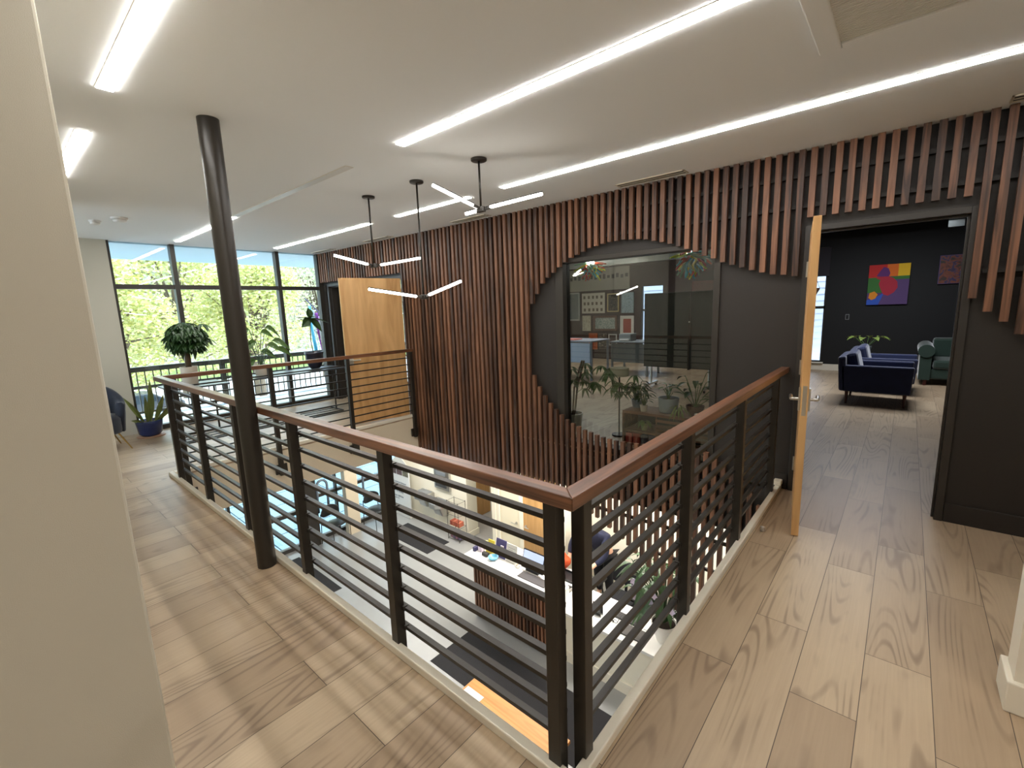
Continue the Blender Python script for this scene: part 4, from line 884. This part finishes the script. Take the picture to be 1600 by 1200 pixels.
for i in range(16000):
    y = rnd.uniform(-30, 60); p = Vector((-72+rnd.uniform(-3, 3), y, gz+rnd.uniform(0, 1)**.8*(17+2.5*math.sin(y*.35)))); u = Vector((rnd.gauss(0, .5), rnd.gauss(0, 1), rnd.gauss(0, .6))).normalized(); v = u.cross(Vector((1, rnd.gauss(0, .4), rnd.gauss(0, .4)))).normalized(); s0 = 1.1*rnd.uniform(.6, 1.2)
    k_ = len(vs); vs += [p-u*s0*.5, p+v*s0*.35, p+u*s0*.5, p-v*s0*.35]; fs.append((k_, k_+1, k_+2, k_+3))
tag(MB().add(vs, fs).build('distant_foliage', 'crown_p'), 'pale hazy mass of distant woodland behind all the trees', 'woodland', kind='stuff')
def car(label, x, y, rz, rgb, group=None):
    t = thing('parked_car', label, 'car', (x, y, gz), rz, 'cars in the street beyond the balcony')
    body = [(-2.1, .35), (-2.15, .75), (-1.3, .88), (-.75, 1.38), (.75, 1.40), (1.45, .92), (2.1, .80), (2.15, .40)]
    MB().prism(body, -.85, .85, 'y').build('body', pc(rgb, .25), t, world=False, bevel=.08)
    MB().prism([(-1.2, .90), (-.72, 1.33), (.70, 1.35), (1.32, .92)], -.86, .86, 'y').build('side_window', pc((40, 50, 60), .1), t, world=False)
    for wx in (-1.35, 1.35):
        for wy in (-.80, .80): MB().lathe([(.33, -.1), (.33, .1)], (wx, wy, .33), 20, (0, 1, 0)).build('wheel', 'blackp', t, world=False)
car('red car parked beyond the balcony, below the umbrella tree window', -21, 4.0, R(80), (214, 80, 60))
car('white car parked beyond the balcony rail', -24.5, 7.6, R(85), (236, 238, 240))
car('blue grey car parked in front of the yellow green trees', -17.8, 4.6, R(75), (120, 140, 166))
car('dark car parked far off beside the lawn', -30.5, 4.6, R(90), (70, 72, 80))
# ================================================================== LOWER LEVEL
def flat(x0, x1, y0, y1, lb):
    tag(MB().box(x0, x1, y0, y1, ZL, ZL+.006).build('floor_mat', 'mat'), lb, 'mat', 'black walk off mats on the lower floor')
flat(-8.72, -7.22, 5.40, 6.02, 'black floor mat in front of the drinking fountains')
flat(-9.3, -7.55, 2.5, 3.66, 'black floor mat inside the entrance glazing')
flat(-4.85, -1.6, 3.55, 4.38, 'long black floor mat along the front of the reception desk')
# reception desk
t = thing('reception_desk', 'long reception desk with a slatted walnut front, raised counter and low white wing', 'reception desk', (-3.5, 5.0, ZL))
MB().box(-5.02, -3.48, 4.70, 5.00, ZL, -2.39).build('front_panel', pc((40, 26, 20)), t)
m = MB(); x = -5.02
while x < -3.50: m.box(x, x+.034, 4.655, 4.70, ZL+.03, -2.40); x += .068
m.build('slats', 'slat', t)
MB().box(-5.22, -3.42, 4.62, 5.02, -2.39, -2.345).build('counter_top', 'plastic', t, bevel=.004)
MB().box(-3.48, -3.40, 4.66, 5.02, ZL, -2.39).build('end_panel', 'plastic', t)
MB().box(-3.40, -1.85, 4.80, 4.86, ZL+.14, -2.66).build('low_front', 'white', t); MB().box(-3.40, -1.85, 4.78, 4.80, ZL, ZL+.16).build('kickboard', 'trim', t)
MB().box(-3.40, -1.75, 4.76, 5.45, -2.66, -2.62).build('low_worktop', 'plastic', t, bevel=.004)
MB().box(-5.0, -3.40, 5.02, 5.72, -2.66, -2.62).build('rear_worktop', 'plastic', t, bevel=.004)
MB().box(-5.0, -4.9, 5.02, 5.7, ZL, -2.66).box(-1.9, -1.8, 4.86, 5.4, ZL, -2.66).build('side_panel', 'white', t)
CT = -2.345
def cbox(name, lb, cat, x0, x1, y0, y1, h, rgb, z=CT, **k):
    return tag(MB().box(x0, x1, y0, y1, z, z+h).build(name, pc(rgb, .5), bevel=.003), lb, cat, **k)
cbox('card_box', 'pink and white card box at the far end of the counter', 'box', -5.10, -5.02, 4.86, 4.94, .09, (220, 206, 226))
cbox('card_box', 'small navy card box at the far end of the counter', 'box', -5.17, -5.12, 4.80, 4.88, .07, (48, 44, 86))
cbox('card_box', 'yellow topped white box near the counter end', 'box', -5.06, -4.98, 5.0-.03, 5.0+.01, .14, (232, 216, 130))
cbox('card_holder', 'small black card holder beside the yellow leaflet stand', 'card holder', -4.96, -4.84, 4.80, 4.86, .05, (26, 26, 26))
t = thing('leaflet_stand', 'bright yellow leaflet stand on the counter', 'leaflet stand', (-4.9, 4.93, CT)); MB().prism([(4.92, CT), (4.93, CT), (4.985, CT+.21), (4.975, CT+.21)], -4.96, -4.82, 'x').build('leaflet', pc((226, 200, 60)), t); MB().box(-4.965, -4.815, 4.90, 4.97, CT, CT+.06).build('holder', pc((220, 196, 70)), t)
t = thing('glass_bowl', 'small blue glass bowl on the reception counter', 'bowl', (-4.72, 4.82, CT)); MB().lathe([(.03, 0), (.07, .02), (.085, .05), (.08, .05), (.065, .024), (.001, .01)], (-4.72, 4.82, CT), 20).build('bowl', pc((110, 176, 206), .15), t, smooth=True); MB().lathe([(.03, -.003), (.03, 0.002)], (-4.72, 4.82, CT+.003), 16).build('foot', pc((110, 176, 206), .15), t)
t = thing('counter_sign', 'purple sign card with two pale boxes standing on the counter', 'sign', (-4.67, 4.93, CT))
MB().prism([(4.92, CT), (4.928, CT), (4.99, CT+.29), (4.982, CT+.29)], -4.78, -4.56, 'x').build('card', pc((88, 80, 130)), t)
MB().prism([(4.925, CT+.05), (4.925, CT+.11), (4.937, CT+.11), (4.937, CT+.05)], -4.66, -4.60, 'x').prism([(4.936, CT+.14), (4.936, CT+.21), (4.952, CT+.21), (4.952, CT+.14)], -4.66, -4.60, 'x').build('printed_box', pc((206, 190, 200)), t)
t = thing('counter_sign', 'white notice sheet in a clear holder on the counter', 'sign', (-4.43, 4.93, CT))
MB().prism([(4.92, CT), (4.926, CT), (4.98, CT+.28), (4.974, CT+.28)], -4.55, -4.33, 'x').build('sheet', pc((226, 222, 214)), t)
m = MB()
for i in range(7): z = CT+.05+i*.028; m.box(-4.52, -4.36+.0-(i % 3)*.03, 4.918+.19*(z-CT), 4.924+.19*(z-CT), z, z+.006)
m.build('printed_line', pc((150, 146, 140)), t)
t = thing('monitor', 'computer monitor with a blue screen on the reception counter', 'monitor', (-3.99, 4.95, CT))
MB().prism([(4.89, CT+.04), (4.91, CT+.03), (5.0, CT+.30), (4.98, CT+.31)], -4.20, -3.79, 'x').build('casing', 'blackp', t)
scr = emit('blue_screen', (.10, .22, .55), .55); MB().prism([(4.888, CT+.06), (4.8895, CT+.06), (4.9715, CT+.295), (4.970, CT+.295)], -4.185, -3.805, 'x').build('screen', scr, t)
MB().box(-4.12, -3.88, 4.90, 5.0, CT, CT+.035).build('stand', 'blackp', t)
t = thing('tape_dispenser', 'white tape dispenser next to the blue screen monitor', 'tape dispenser', (-4.27, 4.88, CT)); MB().box(-4.31, -4.23, 4.86, 4.91, CT, CT+.035).build('base', 'plastic', t, bevel=.006); MB().lathe([(.026, -.012), (.026, .012)], (-4.27, 4.885, CT+.04), 16, (1, 0, 0)).build('roll', pc((210, 200, 180)), t)
cbox('signature_pad', 'dark flat pad lying on the counter in front of the monitor', 'pad', -4.12, -3.62, 4.70, 4.86, .012, (56, 50, 48))
m = MB()
for i, x in enumerate((-3.98, -3.93, -3.88)): m.box(x, x+.03, 4.66, 4.675, CT, CT+.012)
tag(m.build('paper_clip', 'plastic'), 'three tiny white clips at the front edge of the counter', 'clips', kind='stuff')
WT = -2.62
t = thing('desk_tray', 'black office tray on the white worktop behind the counter', 'tray', (-3.72, 5.5, WT)); MB().box(-3.92, -3.58, 5.38, 5.62, WT, WT+.012).build('tray_base', 'blackp', t); m = MB(); m.box(-3.92, -3.58, 5.38, 5.39, WT, WT+.04).box(-3.92, -3.58, 5.61, 5.62, WT, WT+.04).box(-3.92, -3.91, 5.38, 5.62, WT, WT+.04).box(-3.59, -3.58, 5.38, 5.62, WT, WT+.04); m.build('tray_rim', 'blackp', t)
t = thing('desk_phone', 'black and silver phone with a looped cord on the worktop', 'phone', (-3.56, 5.22, WT)); MB().box(-3.66, -3.50, 5.16, 5.30, WT, WT+.03).build('base', 'blackp', t, bevel=.006); MB().tube([(-3.50, 5.14, WT+.05), (-3.44, 5.20, WT+.09), (-3.46, 5.30, WT+.05)], .018, 8).build('handset', 'steel', t, smooth=True)
cbox('card_box', 'mustard yellow box beside the phone on the worktop', 'box', -3.42+.04, -3.28, 5.14, 5.20, .13, (214, 170, 60), WT)
cbox('tissue_box', 'blue and white patterned box on the low white wing', 'box', -3.26, -3.16, 5.06, 5.16, .12, (96, 130, 160), WT)
t = thing('candy_bowl', 'clear bowl of pink sweets on the low white wing', 'bowl', (-3.14, 4.92, WT)); MB().lathe([(.05, 0), (.075, .04), (.07, .09)], (-3.14, 4.92, WT), 20).build('bowl', 'glass', t, smooth=True); MB().ell((-3.14, 4.92, WT+.045), (.055, .055, .04)).build('sweets', pc((206, 120, 120)), t)
t = thing('acrylic_holder', 'clear acrylic holder with papers on the low white wing', 'holder', (-2.93, 5.02, WT)); MB().box(-3.02, -2.86, 4.98, 4.985, WT, WT+.15).box(-3.02, -2.86, 5.04, 5.045, WT, WT+.15).build('panel', 'glass', t); MB().box(-3.0, -2.88, 5.0, 5.02, WT, WT+.11).build('papers', pc((206, 200, 206)), t)
t = thing('eyeglasses', 'black pair of eyeglasses folded on the low white wing', 'glasses', (-2.68, 5.02, WT)); m = MB()
for dx in (-.035, .035): m.tube([(-2.68+dx+.028*math.cos(a), 5.0, WT+.03+.022*math.sin(a)) for a in [math.pi*k/6 for k in range(12)]], .004, 5, closed=True)
m.tube([(-2.745, 5.0, WT+.03), (-2.73, 5.12, WT+.02)], .004, 5); m.tube([(-2.615, 5.0, WT+.03), (-2.64, 5.12, WT+.02)], .004, 5); m.build('frame', 'blackp', t); MB().box(-2.69, -2.67, 4.998, 5.002, WT+.0, WT+.03).build('nose_bridge', 'blackp', t)
t = thing('keyboard', 'dark computer keyboard on the low white wing', 'keyboard', (-2.55, 5.2, WT)); MB().box(-2.82, -2.42, 5.10, 5.24, WT, WT+.02).build('base', 'blackp', t, bevel=.004); m = MB()
for i in range(13):
    for j in range(4): m.box(-2.81+i*.03, -2.785+i*.03, 5.11+j*.031, 5.135+j*.031, WT+.02, WT+.026)
m.build('keys', pc((60, 58, 60)), t)
t = thing('laptop', 'closed dark laptop at the front edge of the low white wing', 'laptop', (-2.36, 4.98, WT)); MB().box(-2.50, -2.20, 4.86, 5.07, WT, WT+.012).build('base', pc((60, 58, 60)), t, bevel=.004); MB().box(-2.50, -2.20, 4.86, 5.07, WT+.013, WT+.02).build('lid', pc((74, 70, 70)), t, bevel=.003)
cbox('paper_stack', 'loose white papers beside the keyboard', 'papers', -2.30, -2.05, 5.12, 5.36, .01, (230, 226, 226), WT)
# big plant with white pot
t = thing('orchid_plant', 'tall dark leaved plant with pale lilac blooms in a large white tapered pot', 'plant', (-2.0, 4.98+.12, WT))
pot(t, -2.02, 5.10, WT, .09, .16, .26, 'potwh')
m = MB(); s_ = MB(); rnd = random.Random(31)
for i in range(84):
    a = rnd.uniform(0, 6.28); sp_ = rnd.uniform(.05, .42); hh = rnd.uniform(.15, .85); b_ = Vector((-2.02, 5.10, WT+.24)); e_ = b_+Vector((math.cos(a)*sp_-.10*hh, math.sin(a)*sp_*.8, hh)); s_.tube([b_, (b_+e_)/2+Vector((0, 0, .08)), e_], .005, 5)
    m.leaf(e_, (math.cos(a), math.sin(a), .05), rnd.uniform(.18, .30), .075, rnd.uniform(.5, 1.2))
m.build('foliage', 'leaf', t); s_.build('stem', 'leaf', t)
m = MB()
for i in range(13):
    a = rnd.uniform(0, 6.28); c = Vector((-2.08+rnd.uniform(-.35, .3), 4.95+rnd.uniform(-.2, .15), WT+rnd.uniform(.35, .85)))
    for kx in range(5): b_ = kx*1.256; m.leaf(c, (math.cos(b_), -.4, math.sin(b_)), .06, .05, 0, nrm=(0, -1, 0), seg=3)
m.build('blossoms', pc((214, 202, 222)), t)
# office chair behind the low wing
t = thing('office_chair', 'black office chair with armrests behind the low white wing', 'chair', (-3.05, 5.85, ZL))
c0 = (-3.05, 5.85)
MB().box(c0[0]-.25, c0[0]+.25, c0[1]-.24, c0[1]+.24, ZL+.44, ZL+.53).build('seat', 'clothd', t, bevel=.04)
MB().box(c0[0]-.22, c0[0]+.22, c0[1]+.22, c0[1]+.28, ZL+.62, ZL+1.02).build('backrest', 'clothd', t, bevel=.03)
MB().tube([(c0[0], c0[1]+.26, ZL+.46), (c0[0], c0[1]+.29, ZL+.7)], .025, 8).build('back_post', 'blackp', t)
for s in (-1, 1): MB().tube([(c0[0]+s*.26, c0[1], ZL+.47), (c0[0]+s*.30, c0[1], ZL+.66)], .014, 8).box(c0[0]+s*.30-.03, c0[0]+s*.30+.03, c0[1]-.14, c0[1]+.14, ZL+.66, ZL+.69).build('armrest', 'blackp', t)
MB().tube([(c0[0], c0[1], ZL+.08), (c0[0], c0[1], ZL+.44)], .028, 10).build('gas_lift', 'blackp', t)
for k_ in range(5): a = k_*2*math.pi/5; MB().tube([(c0[0], c0[1], ZL+.10), (c0[0]+.29*math.cos(a), c0[1]+.29*math.sin(a), ZL+.06)], .017, 8).ell((c0[0]+.29*math.cos(a), c0[1]+.29*math.sin(a), ZL+.03), (.025, .025, .03), 10, 6).build('leg', 'blackp', t)
t = thing('visitor_stand', 'black cabinet pedestal under the end of the low white wing', 'cabinet', (-2.8, 5.75, ZL)); MB().box(-2.70, -2.30, 5.60, 6.05, ZL, ZL+.6).build('body', 'blackp', t, bevel=.01); MB().box(-2.68, -2.32, 5.59, 5.60, ZL+.32, ZL+.57).build('drawer', pc((40, 40, 42)), t)
# doors of the lower level
for nme, x0, x1, y, mat, lbx in (('door_3', -5.75, -5.24, 6.12, pc((226, 216, 190), .5), -5.33), ('door_4', -5.16, -4.32, 6.12, 'oak', -5.10)):
    t = thing(nme, 'closed door', 'door', ((x0+x1)/2, y, ZL)); t['kind'] = 'structure'
    MB().box(x0+.003, x1-.003, y, y+.04, ZL+.01, -1.27 if nme == 'door_4' else -1.0).build('door_leaf', mat, t)
    MB().lathe([(.026, 0), (.026, .012)], (lbx, y, ZL+.98), 14, (0, -1, 0)).tube([(lbx, y-.01, ZL+.98), (lbx, y-.05, ZL+.98), (lbx+(.10 if nme == 'door_4' else -.10), y-.055, ZL+.98)], .009, 8).build('lever_handle', 'nickel', t)
t = thing('door_5', 'oak corridor door', 'door', (-7.56, 7.5, ZL)); t['kind'] = 'structure'; MB().box(-7.60, -7.56, 6.75, 7.70, ZL+.01, -1.3).build('door_leaf', 'oak', t); MB().tube([(-7.55, 6.85, ZL+1), (-7.51, 6.85, ZL+1), (-7.50, 6.97, ZL+1)], .01, 8).build('lever_handle', 'nickel', t)
# drinking fountains
def fountain(x, z, lb):
    t = thing('drinking_fountain', lb, 'drinking fountain', (x, 6.4, z), 0, 'steel drinking fountains on the white wall')
    ob = [(x-.21, 6.40), (x+.21, 6.40), (x+.23, 6.26), (x+.19, 6.12), (x+.09, 6.03), (x-.09, 6.03), (x-.19, 6.12), (x-.23, 6.26)]
    MB().prism(ob, z-.13, z, 'z').build('basin', 'steel', t, bevel=.02)
    MB().prism([(x+(u-x)*.82, 6.22+(v-6.22)*.80) for u, v in ob], z+.001, z+.004, 'z').build('bowl', pc((112, 116, 120), .12), t)
    MB().prism([(6.40, z-.13), (6.14, z-.13), (6.22, z-.34), (6.40, z-.40)], x-.14, x+.14, 'x').build('skirt', 'steel', t, bevel=.02)
    MB().tube([(x-.10, 6.30, z), (x-.10, 6.30, z+.05), (x-.07, 6.26, z+.06)], .010, 8).build('spout', 'nickel', t)
fountain(-8.32, -2.58, 'steel drinking fountain nearer the entrance glazing'); fountain(-7.78, -2.66, 'lower steel drinking fountain next to the wire rack')
t = thing('bottle_filler', 'grey steel bottle filling station above the drinking fountain', 'bottle filler', (-7.76, 6.38, -2.2))
MB().box(-8.02, -7.50, 6.34, 6.40, -2.42, -1.94).build('housing', 'steel', t, bevel=.008); MB().box(-7.95, -7.60, 6.325, 6.34, -2.36, -2.12).build('alcove', pc((60, 62, 64), .3), t); MB().box(-7.95, -7.60, 6.33, 6.34, -2.07, -2.00).build('label_panel', pc((110, 116, 122), .3), t)
# wire rack
t = thing('wire_rack', 'thin black wire rack of small packs by the end of the white wall', 'rack', (-7.15, 6.2, ZL))
m = MB()
for x in (-7.36, -7.0):
    for y in (6.12, 6.34): m.tube([(x, y, ZL), (x, y, ZL+.92)], .006, 6)
for z in (.03, .32, .60, .90):
    m.tube([(-7.36, 6.12, ZL+z), (-7.0, 6.12, ZL+z), (-7.0, 6.34, ZL+z), (-7.36, 6.34, ZL+z)], .004, 5, closed=True)
m.build('frame', 'black', t)
m = MB()
for i in range(8):
    m.tube([(-7.33+i*.042, 6.12, ZL+.03), (-7.33+i*.042, 6.12, ZL+.9)], .0025, 4)
m.build('wires', 'black', t)
for z, n_, g_ in ((.04, 0, 'lower'), (.33, 1, 'middle')):
    for i in range(4):
        cbox('snack_pack', '%s pack, %s counted from the fountain side, %s basket of the wire rack' % ((('dusky pink', 'lilac'), ('brick red', 'orange'))[n_][i % 2], ('first', 'second', 'third', 'fourth')[i], g_), 'packet', -7.33+i*.08, -7.27+i*.08, 6.16, 6.30, .10, ((150, 110, 124), (170, 84, 62))[n_] if i % 2 == 0 else ((104, 92, 124), (196, 110, 84))[n_], ZL+z, group='packs in the wire rack')
# banner
t = thing('notice_board', 'large white standing notice board with a strip of photographs and lines of text', 'sign', (-9.2, 6.25, ZL))
bx0, bx1 = -9.62, -8.86
MB().box(bx0, bx1, 6.24, 6.26, ZL+.12, -2.10).build('panel', pc((226, 226, 224), .6), t)
MB().prism([(bx0, -2.10), (bx1, -2.10), (bx1-.22, -1.94), (bx0+.35, -1.84)], 6.24, 6.26, 'y').build('header', pc((206, 204, 196), .6), t)
MB().box(bx0-.02, bx1+.02, 6.18, 6.32, ZL, ZL+.12).build('base', pc((216, 214, 210), .5), t, bevel=.01)
for i, cc in enumerate(((94, 72, 66), (104, 76, 72), (112, 106, 84))): MB().box(bx0+.03+i*.24, bx0+.25+i*.24, 6.236, 6.24, -2.36, -2.16).build('photograph', patt('lobby_photo', [cc, tuple(int(v*.6) for v in cc), tuple(min(255, int(v*1.6)) for v in cc)], 9, kind='noise', seed=i*3), t)
def text(body, x, y, z, size, mat, parent, rot=(R(90), 0, 0), nme='lettering'):
    cu = bpy.data.curves.new(nme, 'FONT'); cu.body = body; cu.size = size; cu.extrude = .001
    tmp = bpy.data.objects.new('tmp', cu); C.objects.link(tmp); bpy.context.view_layer.update()
    me = bpy.data.meshes.new_from_object(tmp.evaluated_get(bpy.context.evaluated_depsgraph_get())); bpy.data.objects.remove(tmp)
    me.materials.clear(); me.materials.append(M[mat] if isinstance(mat, str) else mat)
    o = bpy.data.objects.new(nme, me); C.objects.link(o); o.parent = parent
    o.matrix_local = xform(parent).inverted() @ Matrix.LocRotScale(Vector((x, y, z)), Euler(rot), None); return o
for i, s_ in enumerate(('Downtown Entrance', 'Entry, Welcome to', '', 'East Pleasants Avenue', 'to This Building', '', 'Suite 1000 East', 'Suite 12')):
    if s_: text(s_, bx0+.10, 6.237, -2.58-i*.062, .062, pc((84, 92, 112)), t)
# black chairs near the entrance
def shell_chair(loc, rz, lb):
    t = thing('side_chair', lb, 'chair', loc, rz, 'black shell chairs by the entrance')
    MB().ell((0, 0, .46), (.235, .22, .022), 24, 8).build('seat', 'blackp', t, world=False, smooth=True)
    vs = []; fs = []
    for i in range(9):
        for j in range(13):
            u = (j/12-.5)*2; v = (i/8-.5)*2; q = math.sqrt(max(0, 1-v*v)); xx = u*.23*max(.25, q); vs.append((xx, .24-.09*(xx/.23)**2, .70+v*.13))
    for i in range(8):
        for j in range(12): fs.append((i*13+j, i*13+j+1, (i+1)*13+j+1, (i+1)*13+j))
    MB().add(vs, fs).build('backrest', 'blackp', t, world=False, smooth=True, solid=.012)
    for x in (-.22, .22):
        MB().tube([(x, -.19, 0), (x, -.19, .45), (x*.95, .20, .45)], .009, 8).build('leg', 'black', t, world=False)
        MB().tube([(x, .24, 0), (x, .20, .45), (x*.98, .20, .70)], .009, 8).build('leg', 'black', t, world=False)
    return t
ch = shell_chair((-9.25, 4.50, ZL), R(100), 'black shell chair with thin legs in front of the arched door pull')
dup(ch, (-9.15, 5.48, ZL), R(100), 'black shell chair further back, between the cream pier and the white notice board')
# pine table below the near railing
t = thing('pine_table', 'orange pine table below the near railing, only its far edge in view', 'table', (-3.0, 2.6, ZL)); MB().box(-3.75, -2.35, 2.75, 3.45, ZL+.02+.40, ZL+.46).build('table_top', 'tablew', t, bevel=.006)
for x in (-3.69, -2.45):
    for y in (2.80, 3.36): MB().box(x, x+.05, y, y+.05, ZL, ZL+.42).build('leg', 'tablew', t)
tag(MB().box(-3.72, -3.45, 3.05, 3.26, ZL+.46, ZL+.463).build('paper_sheet', 'plastic'), 'white sheet of paper at the corner of the pine table', 'paper')

# person leaning over the worktop
def skin(name, pts, edges, mat, parent, sub=2):
    me = bpy.data.meshes.new(name); bm = bmesh.new(); ly = bm.verts.layers.skin.verify(); vv = []
    inv = xform(parent).inverted()
    for i, (p, r_) in enumerate(pts):
        v = bm.verts.new(inv@Vector(p)); v[ly].radius = (r_, r_) if not isinstance(r_, tuple) else r_; v[ly].use_root = (i == 0); vv.append(v)
    for a, b in edges: bm.edges.new((vv[a], vv[b]))
    bm.to_mesh(me); bm.free(); me.materials.append(M[mat]); o = bpy.data.objects.new(name, me); C.objects.link(o); o.parent = parent
    md = o.modifiers.new('skin', 'SKIN'); md.use_smooth_shade = True; md = o.modifiers.new('sub', 'SUBSURF'); md.levels = sub; md.render_levels = sub; return o
t = thing('person', 'person in a navy jacket leaning over the white worktop, hand in an orange bag', 'person', (-3.62, 6.35, ZL))
pel, che, nec = (-3.60, 6.38, -2.46), (-3.63, 6.14, -2.13), (-3.69, 5.99, -2.02)
hd = (-3.77, 5.88, -2.05)
skin('body', [(pel, .13), (che, .14), (nec, .06), (hd, .085),
    ((-3.88, 6.06, -2.10), .06), ((-3.97, 5.96, -2.34), .045), ((-3.96, 5.87, -2.50), .032), ((-3.96, 5.84, -2.56), .035),
    ((-3.40, 6.10, -2.10), .06), ((-3.37, 6.00, -2.36), .045), ((-3.48, 5.80, -2.50), .032), ((-3.52, 5.74, -2.54), .035),
    ((-3.70, 6.40, -2.52), .09), ((-3.70, 6.36, -2.92), .065), ((-3.70, 6.42, -3.32), .045), ((-3.70, 6.30, -3.37), .035),
    ((-3.50, 6.40, -2.52), .09), ((-3.50, 6.36, -2.92), .065), ((-3.50, 6.42, -3.32), .045), ((-3.50, 6.30, -3.37), .035)],
    [(0,1),(1,2),(2,3),(1,4),(4,5),(5,6),(6,7),(1,8),(8,9),(9,10),(10,11),(0,12),(12,13),(13,14),(14,15),(0,16),(16,17),(17,18),(18,19)], 'skin', t)
skin('jacket', [((-3.60, 6.39, -2.50), .17), ((-3.62, 6.25, -2.25), .17), ((-3.64, 6.12, -2.10), .16), ((-3.70, 6.03, -2.03), .08),
    ((-3.88, 6.06, -2.10), .085), ((-3.97, 5.96, -2.34), .07), ((-3.96, 5.89, -2.47), .05),
    ((-3.40, 6.10, -2.10), .085), ((-3.37, 6.00, -2.36), .07), ((-3.46, 5.84, -2.48), .05)],
    [(0,1),(1,2),(2,3),(2,4),(4,5),(5,6),(2,7),(7,8),(8,9)], 'cloth', t)
skin('trousers', [((-3.60, 6.39, -2.50), .155), ((-3.70, 6.40, -2.60), .115), ((-3.70, 6.36, -2.92), .085), ((-3.70, 6.42, -3.30), .065), ((-3.50, 6.40, -2.60), .115), ((-3.50, 6.36, -2.92), .09), ((-3.50, 6.42, -3.30), .065)],
    [(0,1),(1,2),(2,3),(0,4),(4,5),(5,6)], 'clothd', t)
m = MB()
for x in (-3.70, -3.50): m.ell((x, 6.33, -3.365), (.045, .13, .035))
m.build('shoe', 'blackp', t, smooth=True)
MB().ell((-3.775, 5.895, -2.02), (.105, .115, .11), 16, 12).build('hair', 'hair', t, smooth=True)
m = MB(); m.ell((-3.80, 5.80, -2.10), (.014, .02, .014)); m.ell((-3.815, 5.80, -2.06), (.012, .008, .008)).ell((-3.765, 5.79, -2.06), (.012, .008, .008)).ell((-3.79, 5.80, -2.135), (.022, .008, .006)).build('face', 'skin', t, smooth=True)
for hx, hy, hz, sgn, nm_ in ((-3.96, 5.84, -2.56, 1, 'fingers'), (-3.52, 5.74, -2.54, -1, 'fingers')):
    m = MB()
    for i, ln in enumerate((.055, .065, .06, .048)):
        b_ = Vector((hx-.027+i*.018, hy-.02, hz-.01)); m.tube([b_, b_+Vector((0, -.02, -.5*ln)), b_+Vector((0, -.012, -ln))], [.009, .008, .006], 7)
    b_ = Vector((hx+sgn*.03, hy-.005, hz+.015)); m.tube([b_, b_+Vector((sgn*.02, -.02, -.02)), b_+Vector((sgn*.018, -.03, -.045))], [.011, .009, .007], 7)
    m.build(nm_, 'skin', t, smooth=True)
# orange bag
t = thing('orange_bag', 'slouching orange patterned cloth bag on the white worktop under the person', 'bag', (-4.0, 5.72, WT))
m = MB().ell((-4.03, 5.68, WT+.12), (.20, .13, .15), 22, 14); rnd = random.Random(6)
m.v = [tuple(Vector(v)+Vector((noise.noise(Vector(v)*9), noise.noise(Vector(v)*9+Vector((5, 0, 0))), noise.noise(Vector(v)*9+Vector((0, 5, 0)))))*.045) for v in m.v]
m.v = [(a, b, max(c, WT+.002)) for a, b, c in m.v]
m.build('bag_body', 'orange', t, smooth=True)
m = MB()
for i in range(12):
    a = rnd.uniform(3.3, 6.1); z = rnd.uniform(.06, .22); m.ell((-4.03+.19*math.cos(a)*.95, 5.68+.135*math.sin(a), WT+z), (.014, .01, .012), 8, 5)
m.build('pattern_dots', pc((222, 190, 150)), t)
MB().tube([(-4.15, 5.68, WT+.22), (-4.12, 5.66, WT+.30), (-4.03, 5.65, WT+.32), (-3.95, 5.66, WT+.25)], .009, 6).build('strap', 'orange', t)
